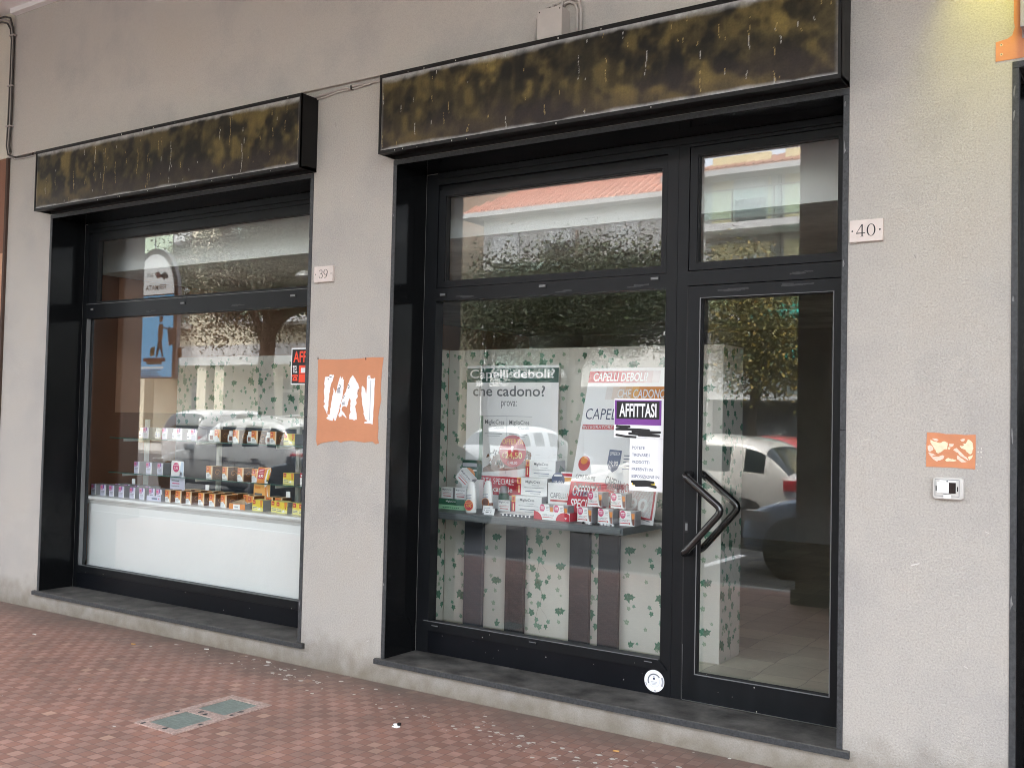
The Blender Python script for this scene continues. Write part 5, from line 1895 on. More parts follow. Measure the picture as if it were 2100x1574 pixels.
for i, (x, lab) in enumerate(((-5.800, 'single orange and brown box behind the first yellow box on the counter'), (-5.70, 'orange and brown box right behind the gap between the yellow boxes'))):
    place('amber', 'medicine_box', x, .62, CT, .1, lab, 'box', 'orange and brown boxes in the left window')
for (x, y, lab) in ((-5.785, .490, 'single yellow box just right of the orange tray on the counter'), (-5.615, .520, 'rear yellow box of the middle pair on the counter'), (-5.530, .490, 'front yellow box of the middle pair on the counter'),
                    (-5.375, .505, 'yellow box partly cut off by the wall at the right end of the counter'), (-5.29, .485, 'last yellow box on the counter, hidden almost whole by the wall')):
    place('yellow', 'medicine_box', x, y, CT, J(.03), lab, 'box', 'yellow boxes in the left window')


def jar_mesh(dark):
    b = MB()
    b.lathe([(0, 0), (.030, .001), (.033, .006), (.033, .052), (.029, .060), (.022, .064), (.022, .066)], (0, 0, 0), 'bottle', 22)
    b.lathe([(.025, .065), (.0255, .070), (.0255, .084), (.022, .088), (0, .0885)], (0, 0, 0), 'bottle', 22)
    n = 10
    for i in range(n):                                 # wrapped label on the front
        a0, a1 = -2.5 + 2.0 * i / n, -2.5 + 2.0 * (i + 1) / n
        P = [(.0334 * math.cos(a), .0334 * math.sin(a), z) for a, z in ((a0, .012), (a1, .012), (a1, .046), (a0, .046))]
        mm = ('brown_band' if 5 <= i <= 8 else 'white_card') if dark else ('lav' if i % 3 else 'white_card')
        b.add(P, [(0, 1, 2, 3)], mm, True)
        if not dark and i in (2, 3, 4, 5):
            b.add([(.0337 * math.cos(a), .0337 * math.sin(a), z) for a, z in ((a0, .020), (a1, .020), (a1, .026), (a0, .026))], [(0, 1, 2, 3)], 'grey_ink', True)
    return b


JP = {}


def jar(dark, x, y, z, label):
    if dark not in JP:
        o = JP[dark] = jar_mesh(dark).build('pill_jar', None, (x, y, z))
    else:
        o = JP[dark].copy()
        COL.objects.link(o)
        o.location = (x, y, z)
    o.rotation_euler.z = J(.2)
    tag(o, label, 'jar', 'pill jars on the upper glass shelf')


for i, x in enumerate((-7.52, -7.305, -7.075, -6.885)):
    jar(False, x, .745, SHU, '%s plain white jar from the left on the upper glass shelf' % ORD[i])
for i, x in enumerate((-7.440, -7.190, -6.998, -6.815)):
    place('lav', 'medicine_box', x, .715, SHU, J(.06), '%s lavender box from the left on the upper glass shelf' % ORD[i], 'box', 'lavender boxes in the left window')
for i, x in enumerate((-6.615, -6.385, -6.160, -5.948)):
    jar(True, x, .745, SHU, '%s white jar with a brown spot from the left on the upper glass shelf' % ORD[i])
for i, x in enumerate((-6.522, -6.302, -6.089, -5.880)):
    place('amber', 'medicine_box', x, .715, SHU, J(.06), '%s orange and brown box from the left on the upper glass shelf' % ORD[i], 'box', 'orange and brown boxes in the left window')
place('yellow', 'medicine_box', -5.690, .70, SHU, 0, 'only yellow box on the upper glass shelf, at its right end', 'box', 'yellow boxes in the left window')
for i, x in enumerate((-7.530, -7.365, -7.213)):
    place('lav', 'medicine_box', x, .70, SHL, J(.06), '%s lavender box from the left on the lower glass shelf' % ORD[i], 'box', 'lavender boxes in the left window')
for i, x in enumerate((-6.590, -6.400, -6.220, -6.055)):
    place('amber', 'medicine_box', x, .70, SHL, J(.06), '%s orange and brown box from the left on the lower glass shelf' % ORD[i], 'box', 'orange and brown boxes in the left window')
place('yellow', 'medicine_box', -5.675, .69, SHL, 0, 'only whole yellow box on the lower glass shelf', 'box', 'yellow boxes in the left window')
b = MB()
b.box(-5.553, -5.47, .69, .76, SHL, SHL + .09, 'white_card')
b.box(-5.553, -5.47, .6894, .6899, SHL + .055, SHL + .09, 'red_ink')
b.box(-5.545, -5.52, .6886, .6892, SHL + .062, SHL + .078, 'paper')
tag(b.build('medicine_box'), 'red and white box on the lower glass shelf, cut off by the wall', 'box')

# the two bent price cards on the counter
t = thing('price_card', 'tall white and pink price card standing among the lavender boxes', 'card')
s = Sheet((-7.020, .655, CT), UX, UZ, .185, .200, 'white_card', .003)
s.rect(.0, .06, .185, .200, 'lav', 1)
for i, (tx, wd) in enumerate(((.02, .10), (.03, .11), (.02, .10))):
    s.rect(tx, .155 - .022 * i, tx + wd, .163 - .022 * i, ('grey_ink', 'pink_ink', 'lightgrey_ink')[i], 2)
s.rect(.02, .050, .17, .058, 'slate_ink', 2)
s.rect(.02, .032, .16, .040, 'slate_ink', 2)
s.b.plate([(.012, .2), (.170, .2), (.170, .310), (.160, .322), (.025, .322), (.012, .310)], s.o(0, 0, 1), s.U, s.V, s.N, 'white_card', .002)
s.disc(.075, .270, .040, 'pink_ink', 6)
s.rect(.042, .284, .108, .292, blend('pinkline', (.62, .08, .2), (.8, .7, .75), .6), 7)
s.text('2,90', .052, .250, .048, .022, 'paper', 7, .02)
s.poly([(.125, .205), (.168, .205), (.168, .315), (.140, .318), (.130, .28)], blend('skyprint', (.3, .5, .7), (.7, .75, .85), .5), 6)
s.poly([(.110, .195), (.130, .235), (.150, .230), (.145, .175), (.160, .120), (.130, .110)], 'lav', 6)
s.b.build('printed_card', t)
t = thing('price_card', 'tall orange price card with a red square standing among the orange boxes', 'card')
s = Sheet((-6.020, .660, CT), UX, UZ, .180, .195, 'white_card', .003)
s.grad(0, .10, .18, .195, ['amber_ink'] * 5, 1)
s.rect(0, .06, .18, .10, 'paleorange_ink', 1)
s.rect(.015, .150, .075, .168, 'orange_ink', 2)
s.rect(.012, .100, .095, .115, 'grey_ink', 2)
s.rect(.015, .076, .11, .084, 'slate_ink', 2)
s.rect(.015, .050, .13, .056, 'lightgrey_ink', 2)
s.b.plate([(.030, .195), (.150, .195), (.178, .25), (.192, .300), (.185, .318), (.050, .315), (.040, .26)], s.o(0, 0, 1), s.U, s.V, s.N, 'orange_ink', .002)
s.poly([(.040, .225), (.108, .225), (.122, .305), (.055, .305)], 'red_ink', 6)
for i in range(3):
    s.rect(.062, .292 - .012 * i, .108, .298 - .012 * i, blend('redline', (.52, .03, .05), (.8, .6, .6), .6), 7)
s.text('4,90', .054, .235, .052, .024, 'paper', 7, .02)
s.poly([(.120, .215), (.150, .30), (.185, .315), (.188, .29), (.160, .235), (.150, .16), (.165, .09), (.150, .095), (.125, .15)], 'white_card', 6)
s.poly([(.140, .225), (.162, .30), (.185, .310), (.165, .24), (.158, .20)], 'yellow_ink', 7)
s.disc(.150, .215, .008, 'black_ink', 8)
s.poly([(.125, .16), (.140, .08), (.172, .02), (.176, .03), (.152, .10), (.148, .18)], 'orange_ink', 7)
s.b.build('printed_card', t)

# ------------------------------------------------------------------ products on the display table
for (x, y, z, lab) in ((-3.655, .900, TZ, 'lowest of the three stepped white cartons with red and yellow ends on the table'), (-3.655, .965, TZ + .118, 'middle one of the three stepped white cartons with red and yellow ends'),
                       (-3.632, 1.030, TZ + .236, 'topmost of the three stepped white cartons with red and yellow ends')):
    place('mg', 'medicine_carton', x, y, z, 0.02, lab, 'box', 'stepped white cartons on the table')
    if z > TZ + .01:                                   # the riser each upper carton stands on
        b = MB()
        b.box(x - .105, x + .105, y + .066, y + .125, TZ + .0005, z - .001, 'white_card')
        tag(b.build('display_riser'), 'plain white riser block under the %s stepped carton' % ('middle' if z < TZ + .2 else 'topmost'), 'block')
# green tray with two little boxes and a tilted one
t = thing('display_tray', 'dark green tray with a mint green rim at the left end of the table', 'tray')
b = MB()
b.cbox(-4.300, -4.075, .775, .90, TZ, TZ + .030, 'mint_card', .002)
b.cbox(-4.298, -4.077, .777, .90, TZ + .0301, TZ + .072, 'green_card', .002)
b.text('MiglioCres', (-4.235, .7765, TZ + .046), UX, UZ, .085, .016, 'paper', .012)
for i in range(9):
    b.box(-4.26 + .016 * i, -4.25 + .016 * i, .7742, .7748, TZ + .010, TZ + .016, 'green_card')
b.build('tray_body', t)
for i, x in enumerate((-4.240, -4.125)):
    place('mgs', 'medicine_box', x, .795, TZ + .0722, 0.0, 'small white box with red lines, %s one of the pair on the green tray' % ('left', 'right')[i], 'box', 'small white boxes by the green tray')
o = place('mgs', 'medicine_box', -4.192, .868, TZ + .147, 0.0, 'small white box tilted on its corner above the pair on the green tray', 'box', 'small white boxes by the green tray')
o.rotation_euler = (0.0, R(40), 0.05)
o.location = (-4.175, .858, TZ + .180)
o.scale = (1.2, 1.0, 1.15)
place('mgs', 'medicine_box', -3.865, .945, TZ, 0.05, 'small white box with red lines between the bottles and the stepped cartons', 'box', 'small white boxes by the green tray')
t = thing('display_box', 'white display box with a dark green lid and an orange disc, behind the tilted box', 'box')
b = MB()
b.cbox(-4.235, -4.085, .955, 1.01, TZ, TZ + .20, 'white_card', .003)
b.cbox(-4.232, -4.100, .950, 1.008, TZ + .201, TZ + .335, 'dark_green', .010)
b.box(-4.225, -4.105, .9492, .9498, TZ + .26, TZ + .27, 'white_card')
b.box(-4.225, -4.105, .9492, .9498, TZ + .29, TZ + .315, 'lightgrey_ink')
b.text('Cres', (-4.170, .9545, TZ + .135), UX, UZ, .06, .026, 'grey_ink', .012)
b.build('box_body', t)
b = MB()
b.disc((-4.172, .9480, TZ + .225), UX, UZ, .056, 'orange_ink', 30)
b.box(-4.215, -4.13, .9474, .9478, TZ + .222, TZ + .230, 'white_card')
b.box(-4.205, -4.14, .9474, .9478, TZ + .196, TZ + .212, 'amber_ink')
b.build('offer_disc', t)


def bottle(x, y, label, big):
    t = thing('lotion_bottle', label, 'bottle', (x, y, TZ), 0, 'white lotion bottles on the table')
    b = MB()
    n, vs = 24, []
    prof = [(0.0, 0.0), (.038, .001), (.041, .008), (.041, .06), (.040, .10), (.036, .14), (.030, .175), (.022, .20), (.012, .208), (0, .209)]
    b.lathe(prof, (0, 0, 0), 'bottle', n, ms=['bottle', 'bottle', 'bottle' if big else 'brown_band'] + ['bottle'] * 6)
    ob = b.build('bottle_body', t)
    ob.scale = (1.0, .62, 1.0)
    b = MB()
    if big:
        b.disc((0.0, -.0272, .050), UX, UZ, .036, 'orange_ink', 28)
        b.disc((0.0, -.0276, .050), UX, UZ, .0315, 'red_ink', 28)
        b.text('5,90', (-.020, -.0280, .036), UX, UZ, .042, .018, 'yellow_ink', .02)
        b.box(-.028, .028, -.0284, -.0280, .060, .065, 'amber_ink')
        b.box(-.030, .030, -.0284, -.0280, .073, .076, 'amber_ink')
    else:
        b.disc((0.0, -.0272, .062), UX, UZ, .030, 'orange_ink', 28)
        b.disc((0.0, -.0276, .062), UX, UZ, .026, 'brown_band', 28)
    for i in range(4):
        b.box(-.024, .020 - .006 * (i % 2), -.0272, -.0268, .118 - .011 * i, .121 - .011 * i, 'slate_ink')
    b.build('label', t)
    return t


bottle(-3.958, .690, 'white tapered bottle with a round orange price label beside the green tray', True)
bottle(-3.935, .850, 'white tapered bottle with a brown foot behind the small price cards', False)
t = thing('lotion_bottle', 'dark green upright bottle with a pale cap right of the brown footed bottle', 'bottle')
b = MB()
b.lathe([(0, 0), (.036, .001), (.038, .01), (.038, .10), (.030, .118), (.026, .120)], (-3.905, 1.00, TZ), 'dark_green', 22)
b.lathe([(.0265, .1195), (.0265, .150), (.022, .165), (0, .172)], (-3.905, 1.00, TZ), 'greybox', 22)
b.build('bottle_body', t)
for (x, y, z, w, h, lab) in ((-3.905, .745, TZ, .078, .050, 'small white price card in front of the brown footed bottle'), (-3.832, .660, TZ, .080, .042, 'lower small white price card nearest the table edge')):
    s = Sheet((x, y, z), UX, Vector((0, .25, 1)), w, h, 'paper', .002)
    s.rect(.012, h * .62, w * .75, h * .72, 'lightgrey_ink', 1)
    s.rect(.012, h * .32, w * .45, h * .44, 'grey_ink', 1)
    s.rect(w * .6, h * .32, w * .7, h * .44, 'grey_ink', 1)
    tag(s.b.build('price_card'), lab, 'card', 'small price cards on the table')
t = thing('blister_tray', 'clear edged tray with a row of white studs in front of the stepped cartons', 'tray')
b = MB()
b.cbox(-3.690, -3.462, .655, .80, TZ, TZ + .018, 'leg2', .003)
b.box(-3.70, -3.455, .654, .805, TZ + .0185, TZ + .021, 'white_card')
for i in range(8):
    b.disc((-3.676 + .029 * i, .6545, TZ + .0095), UX, UZ, .0065, 'paper', 10)
b.build('tray_body', t)
t = thing('display_tray', 'low white and red card tray holding two small boxes in the middle of the table', 'tray')
b = MB()
b.box(-3.440, -3.178, .655, .659, TZ, TZ + .052, 'white_card')
b.box(-3.440, -3.436, .659, .76, TZ, TZ + .052, 'white_card')
b.box(-3.182, -3.178, .659, .76, TZ, TZ + .052, 'red_ink')
b.box(-3.436, -3.182, .659, .76, TZ, TZ + .004, 'white_card')
P = [(-3.440 + .062 * math.cos(a), .6544, TZ + .052 * math.sin(a)) for a in [i * math.pi / 24 for i in range(13)]]
b.poly([(-3.440, .6544, TZ)] + P, 'red_ink')
P = [(-3.215 + .062 * math.cos(a), .6544, TZ + .052 * math.sin(a)) for a in [i * math.pi / 12 for i in range(13)]]
P = [(min(p[0], -3.178), p[1], p[2]) for p in P]
b.poly(P, 'red_ink')
b.text('CAPELLI ACT', (-3.375, .6540, TZ + .026), UX, UZ, .085, .010, 'grey_ink')
b.box(-3.375, -3.30, .6538, .6543, TZ + .015, TZ + .019, 'red_soft')
b.poly([(-3.205, .6536, TZ + .010), (-3.196, .6536, TZ + .022), (-3.214, .6536, TZ + .022)], 'paper')
b.build('tray_body', t)
for i, x in enumerate((-3.358, -3.254)):
    o = place('act', 'hair_product_box', x, .672, TZ + .0045, 0, '%s small white box with a pink price disc inside the red and white tray' % ('left', 'right')[i], 'box', 'small white boxes with pink discs')
    o.scale = (.72, .9, .92)
for i, (x, y) in enumerate(((-3.105, .715), (-2.955, .708), (-2.803, .705))):
    place('act', 'hair_product_box', x, y, TZ, J(.03), '%s small white box from the left in the bottom row on the table' % ORD[i], 'box', 'small white boxes with pink discs')
for i, (x, y) in enumerate(((-3.045, .735), (-2.880, .730))):
    place('act', 'hair_product_box', x, y, TZ + .0985, J(.04), '%s small white box stacked on top of the bottom row' % ('left', 'right')[i], 'box', 'small white boxes with pink discs')
t = thing('hair_product_box', 'wide white box with a blue offer disc and a red bar behind the small boxes', 'box')
b = MB()
x0, x1, y, z0 = -3.515, -3.245, .945, TZ
b.cbox(x0, x1, y, y + .10, z0, z0 + .065, 'white_card', .002)
b.cbox(x0, x1, y - .002, y + .10, z0 + .0655, z0 + .215, 'white_card', .002)
b.text('CAPELLI', (x0 + .02, y - .0030, z0 + .115), UX, UZ, .115, .035, 'grey_ink')
b.text('ACT', (x0 + .142, y - .0030, z0 + .118), UX, UZ, .050, .034, 'red_soft')
b.box(x0 + .02, x0 + .165, y - .0034, y - .0026, z0 + .092, z0 + .104, 'red_soft')
b.disc((x0 + .175, y - .0036, z0 + .098), UX, UZ, .011, 'red_soft', 16)
b.box(x0 + .205, x0 + .25, y - .0034, y - .0026, z0 + .100, z0 + .115, 'slate_ink')
b.poly([(x1 - .05, y - .0034, z0 + .066), (x1, y - .0034, z0 + .066), (x1, y - .0034, z0 + .11)], 'red_ink')
b.build('box_body', t)
b = MB()
b.cbox(x0 + .095, x1, y + .003, y + .012, z0 + .2155, z0 + .290, 'white_card', .001)
b.box(x0 + .10, x1 - .01, y + .0016, y + .0026, z0 + .262, z0 + .280, 'red_ink')
b.box(x0 + .10, x1 - .01, y + .0016, y + .0026, z0 + .228, z0 + .254, 'amber_ink')
b.disc((x1 - .015, y + .0012, z0 + .240), UX, UZ, .020, 'red_soft', 18)
b.disc((x0 + .075, y + .0008, z0 + .235), UX, UZ, .050, 'slate_ink', 30)
b.text('19,90', (x0 + .042, y + .0002, z0 + .204), UX, UZ, .068, .024, 'paper', .02)
b.box(x0 + .045, x0 + .105, y - .0002, y + .0004, z0 + .258, z0 + .270, 'paper')
b.build('header_card', t)
b = MB()
rr = random.Random(2)
for i in range(9):                                     # pill shaped studs before the boxes
    x = -3.06 + .026 * i
    b.lathe([(0, 0), (.0075, .001), (.009, .006), (.006, .012), (0, .013)], (x, .612 + rr.uniform(-.01, .01), TZ + .0002), 'black_ink' if i in (0, 3, 4) else 'paper', 10)
tag(b.build('stud_strip'), 'strip of white and black studs lying before the small boxes at the table edge', 'trim strip')

# ------------------------------------------------------------------ the street that the panes mirror


def car(name, label, x, y, L, Wd, Ht, paint, kind='hatch', group='cars parked in the street', rot=0.0):
    """nose at local x=0, tail at x=L; centre line on local y=0"""
    t = thing(name, label, 'car', (x, y, GZ), rot, group)
    hw = Wd / 2
    if kind == 'van':
        st = [0, .02, .06, .12, .17, .27, .29, .42, .44, .70, .72, .96, .985, 1.0]
        belt = [.55, .75, .90, 1.0, 1.06, 1.10, 1.10, 1.11, 1.11, 1.12, 1.12, 1.12, 1.0, .8]
        roof = [.60, .80, .95, 1.05, 1.12, Ht - .1, Ht - .04, Ht, Ht, Ht, Ht, Ht - .03, 1.1, .9]
        wscr, glassy, rear = (4, 5), (6, 8), (11, 12)
    else:
        st = [0, .025, .09, .19, .275, .43, .45, .60, .62, .765, .785, .865, .955, 1.0]
        if kind == 'saloon':
            st = [0, .025, .09, .19, .285, .43, .45, .57, .59, .69, .705, .76, .87, 1.0]
        belt = [.50, .66, .76, .86, .925, .95, .955, .975, .98, 1.0, 1.005, 1.02, .95, .62]
        roof = [.53, .70, .81, .91, .97, Ht - .10, Ht - .08, Ht, Ht, Ht - .03, Ht - .04, Ht - .10, 1.02, .70]
        if kind == 'saloon':
            roof = roof[:12] + [1.02, .72]
            roof[11] = Ht - .14
            belt[12] = .97
        wscr, glassy, rear = (4, 5), (6, 8, 10), (11, 12)
    k = len(st)
    wd = [hw * q for q in (.66, .82, .93, .98, 1.0, 1.0, 1.0, 1.0, 1.0, 1.0, 1.0, .98, .94, .80)]
    vs, sec = [], 15
    for i in range(k):
        w, be, ro = wd[i], belt[i], roof[i]
        cab = ro - be > .15
        wr = w * (.84 if cab else .93)
        half = [(0, .22), (w * .90, .22), (w * .985, .34), (w, be - .22), (w * .965, be), (wr, ro - (.075 if cab else .02)), (wr * .80, ro), (0, ro + .015)]
        sect = [(-a, z) for a, z in half[1:7]][::1]
        ringp = [half[0]] + [half[j] for j in range(1, 7)] + [half[7]] + [(-half[j][0], half[j][1]) for j in range(6, 0, -1)]
        for a, z in ringp:
            vs.append((st[i] * L, a, z))
    n = 14
    b = MB()
    for i in range(k - 1):
        for j in range(n):
            q = (i * n + j, i * n + (j + 1) % n, (i + 1) * n + (j + 1) % n, (i + 1) * n + j)
            m_ = paint
            if i in (wscr[0],) and j in (5, 6, 7, 8):
                m_ = 'car_glass'
            if i == rear[0] and j in (5, 6, 7, 8):
                m_ = 'car_glass'
            if i in glassy and j in (4, 9):
                m_ = 'car_glass'
            if j in (0, 13):
                m_ = 'trim'
            b.add([vs[z] for z in q], [(0, 1, 2, 3)], m_)
    b.poly([vs[j] for j in range(n)], paint)
    b.poly([vs[(k - 1) * n + j] for j in reversed(range(n))], paint)
    o = b.build('body', t)
    bmm = bmesh.new()
    bmm.from_mesh(o.data)
    bmesh.ops.remove_doubles(bmm, verts=bmm.verts, dist=1e-4)
    bmesh.ops.recalc_face_normals(bmm, faces=bmm.faces)
    for f in bmm.faces:
        f.smooth = True
    bmm.to_mesh(o.data)
    bmm.free()
    sb = o.modifiers.new('smooth', 'SUBSURF')
    sb.levels = 1
    sb.render_levels = 2
    for sgn in (1, -1):
        for fx in ((.175, .80) if kind != 'van' else (.17, .80)):
            r_ = .315 if kind != 'van' else .33
            b = MB()
            b.lathe([(r_ * .66, -.085), (r_ * .95, -.095), (r_, -.06), (r_, .06), (r_ * .95, .095), (r_ * .66, .085)], (0, 0, 0), 'tyre', 28, axis='y')
            wh = b.build('wheel', t, (fx * L, sgn * (hw - .085), r_))
            b = MB()
            ys = sgn * .082
            b.disc((0, ys - sgn * .03, 0), UX, UZ, r_ * .66, 'trim', 24)
            b.disc((0, ys, 0), UX, UZ, r_ * .67, 'rim', 30, r_ * .59)
            b.disc((0, ys + sgn * .004, 0), UX, UZ, r_ * .15, 'rim', 16)
            for q in range(5):
                a = 2 * math.pi * q / 5 + .3
                ca, sa = math.cos(a), math.sin(a)
                b.poly([(ca * r_ * .1 - sa * .028, ys + sgn * .002, sa * r_ * .1 + ca * .028), (ca * r_ * .62 - sa * .020, ys + sgn * .002, sa * r_ * .62 + ca * .020),
                        (ca * r_ * .62 + sa * .020, ys + sgn * .002, sa * r_ * .62 - ca * .020), (ca * r_ * .1 + sa * .028, ys + sgn * .002, sa * r_ * .1 - ca * .028)], 'rim')
            b.build('rim', wh)
            b = MB()
            b.disc((fx * L, sgn * (hw + .002), r_ + .01), UX, UZ, r_ + .045, 'trim', 30)
            b.build('wheel_arch', t)
        b = MB()
        for fx in ((.50, .70) if kind != 'van' else (.33,)):
            b.cbox(fx * L + .06, fx * L + .26, sgn * hw - .012, sgn * hw + .022, .80, .825, 'chrome' if paint != 'car_white' else paint, .006)
        b.build('door_handle', t)
        b = MB()
        for fx in ((.445, .61, .77) if kind != 'van' else (.28, .43)):
            b.box(fx * L, fx * L + .008, sgn * (hw + .0005), sgn * (hw + .003), .36, .80, 'trim')
        b.box(.20 * L, .80 * L, sgn * (hw + .0005), sgn * (hw + .004), .735, .745, 'trim')
        b.build('door_gap', t)
        b = MB()
        b.cbox(.30 * L, .30 * L + .12, sgn * (hw + .02) - .07, sgn * (hw + .02) + .11, .93, 1.05, paint, .03)
        b.build('mirror', t)
        b = MB()
        b.cbox(.025 * L, .10 * L, sgn * hw * .80 - .10, sgn * hw * .80 + .10, .60, .72, 'head', .03)
        b.build('headlight', t)
        b = MB()
        b.cbox(.935 * L, .985 * L, sgn * hw * .86 - .10, sgn * hw * .86 + .085, .80, .95, 'tail', .025)
        b.build('tail_light', t)
        if kind == 'hatch' and Ht > 1.55:
            b = MB()
            b.tube([(.42 * L, sgn * hw * .72, Ht - .09), (.46 * L, sgn * hw * .74, Ht + .005), (.62 * L, sgn * hw * .75, Ht + .045), (.78 * L, sgn * hw * .74, Ht + .01), (.84 * L, sgn * hw * .72, Ht - .07)], .016, 'chrome', 8)
            b.build('roof_rail', t)
    b = MB()
    b.cbox(-.025, .05, -hw * .5, hw * .5, .48, .62, 'trim', .02)
    b.cbox(-.03, .0, -.06, .06, .60, .66, 'chrome', .01)
    b.build('grille', t)
    return t


car('hatchback_car', 'pearl white hatchback mirrored in the door pane', -8.15, -8.6, 3.95, 1.72, 1.53, 'car_white')
car('crossover_car', 'grey crossover with roof rails mirrored across the left window', -17.9, -8.7, 4.42, 1.82, 1.61, 'car_grey')
car('saloon_car', 'steel blue car whose bonnet is mirrored beside the door handle', -4.28, -6.35, 4.2, 1.76, 1.44, 'car_blue')
car('saloon_car', 'graphite car whose windscreen is mirrored at the right of the left window', -12.55, -6.35, 4.3, 1.78, 1.45, 'car_dark', 'saloon')
car('panel_van', 'white van mirrored above the roof of the grey crossover', -24.8, -18.4, 4.4, 1.85, 1.74, 'car_van', 'van', rot=R(90))
car('hatchback_car', 'pale grey hatchback parked nose away, mirrored behind the green headed poster', -13.9, -18.3, 4.1, 1.75, 1.50, 'car_grey', 'hatch', rot=R(90))
car('saloon_car', 'red car mirrored behind the pearl white hatchback', -9.6, -15.2, 4.2, 1.76, 1.46, 'car_red', 'saloon')
car('saloon_car', 'second grey car mirrored between the posters', -21.3, -15.3, 4.2, 1.76, 1.46, 'car_grey', 'saloon')
car('hatchback_car', 'dark hatchback in the far parking row mirrored low in the large pane', -4.9, -15.3, 4.0, 1.74, 1.50, 'car_dark')

# bus stop sign hanging from a pole by the kerb, its front towards the shop
t = thing('bus_stop_sign', 'round topped blue and white bus stop sign mirrored reversed at the left of the window', 'bus stop sign')
bx0, bx1, by, bz0, bzs, bz1 = -14.05, -13.07, -4.62, 2.16, 3.46, 4.10
arc = [((bx0 + bx1) / 2 + (bx1 - bx0) / 2 * math.cos(a), bzs + (bz1 - bzs) * math.sin(a)) for a in [math.pi * i / 24 for i in range(25)]]
b = MB()
out = [(bx0 - .06, bz0 - .02), (bx1 + .09, bz0 - .02)] + [((bx0 + bx1) / 2 + ((bx1 - bx0) / 2 + .09) * math.cos(a), bzs + (bz1 - bzs + .09) * math.sin(a)) for a in [math.pi * i / 24 for i in range(25)]]
b.plate(out, (0, by - .07, 0), UX, UZ, (0, 1, 0), 'sign_grey', .07)
b.build('casing', t)
b = MB()
b.plate(arc, (0, by + .0005, 0), UX, UZ, (0, 1, 0), 'sign_white', .003)
b.plate([(bx0, bz0), (bx1, bz0), (bx1, bzs - .02), (bx0, bzs - .02)], (0, by + .0005, 0), UX, UZ, (0, 1, 0), 'sign_blue', .003)
b.build('sign_face', t)
MU = (-1, 0, 0)
b = MB()
yy = by + .0045
b.text('FERMATA', (bx1 - .20, yy, bzs + .07), MU, UZ, .50, .082, 'black_ink', .012)
b.poly([(bx1 - .14, yy, 3.71), (bx1 - .27, yy, 3.69), (bx1 - .34, yy, 3.77), (bx1 - .23, yy, 3.81), (bx1 - .16, yy, 3.75)], 'slate_ink')
b.poly([(bx1 - .30, yy, 3.73), (bx1 - .41, yy, 3.71), (bx1 - .49, yy, 3.80), (bx1 - .38, yy, 3.82)], 'red_soft')
b.text('act', (bx1 - .52, yy, 3.74), MU, UZ, .16, .07, 'lightgrey_ink', .0)
b.box(bx0, bx1, yy - .001, yy, bzs - .015, bzs, 'slate_ink')
# printed shopper with trolley and bags
fx = bx1 - .33
P = lambda pts, m_: b.poly([(fx + a, yy, 2.62 + z) for a, z in pts], m_)
P([(-.01, .37), (.09, .37), (.10, .22), (.07, .10), (-.02, .10), (-.03, .22)], 'amber_ink')
P([(-.02, .10), (.07, .10), (.12, -.14), (.09, -.15), (.03, .0), (-.03, -.15), (-.07, -.15)], 'black_ink')
b.disc((fx + .04, yy, 2.62 + .44), UX, UZ, .045, 'skin', 16)
P([(.0, .45), (.08, .45), (.085, .49), (.0, .49)], 'black_ink')
P([(.20, .30), (.42, .26), (.40, .06), (.24, .02)], 'lightgrey_ink')
P([(.09, .30), (.20, .28), (.20, .30), (.09, .33)], 'skin')
P([(.22, .30), (.42, .26), (.42, .28), (.22, .32)], 'black_ink')
P([(-.09, .02), (-.20, .0), (-.21, -.14), (-.10, -.12)], 'yellow_ink')
P([(.46, -.02), (.56, .0), (.56, -.16), (.46, -.18)], 'amber_ink')
for i in range(2):
    b.box(bx1 - .78, bx1 - .40 - .05 * i, yy - .001, yy, 3.16 - .05 * i, 3.185 - .05 * i, 'sign_white')
b.box(bx1 - .70, bx1 - .16, yy - .001, yy, 2.40, 2.46, 'red_soft')
b.box(bx1 - .62, bx1 - .24, yy - .001, yy, 2.36, 2.40, 'paleorange_ink')
b.box(bx1 - .82, bx1 - .20, yy - .001, yy, 2.29, 2.32, 'sign_white')
for i in range(4):
    b.box(bx1 - .82, bx1 - .26 - .05 * (i % 3), yy - .001, yy, 2.17 + .03 * i, 2.182 + .03 * i, 'slate_ink')
b.build('print', t)
b = MB()
b.tube([(bx0 - .16, by - .04, GZ), (bx0 - .16, by - .04, 4.1)], .045, 'sign_grey', 14)
b.tube([(bx0 - .16, by - .04, 2.4), (bx0, by - .04, 2.4)], .02, 'sign_grey')
b.tube([(bx0 - .16, by - .04, 3.3), (bx0, by - .04, 3.3)], .02, 'sign_grey')
b.build('pole', t)

t = thing('street_lamp', 'grey street lamp with a curved arm mirrored in the left window', 'street lamp')
b = MB()
b.tube([(-13.75, -8.2 - 1.7, GZ), (-13.72, -8.2 - 1.7, 4.15)], [.06, .045], 'lamp_grey', 12)
b.build('pole', t)
b = MB()
b.tube([(-13.72, -9.9, 4.14), (-13.9, -9.85, 4.28), (-14.6, -9.75, 4.42), (-15.2, -9.7, 4.50)], .030, 'lamp_grey', 10)
b.build('arm', t)
b = MB()
b.lathe([(0, .13), (.12, .12), (.22, .05), (.24, 0), (.20, -.02), (0, -.03)], (-15.35, -9.7, 4.50), 'lamp_grey', 20)
b.build('lamp_head', t)

# ------------------------------------------------------------------ trees


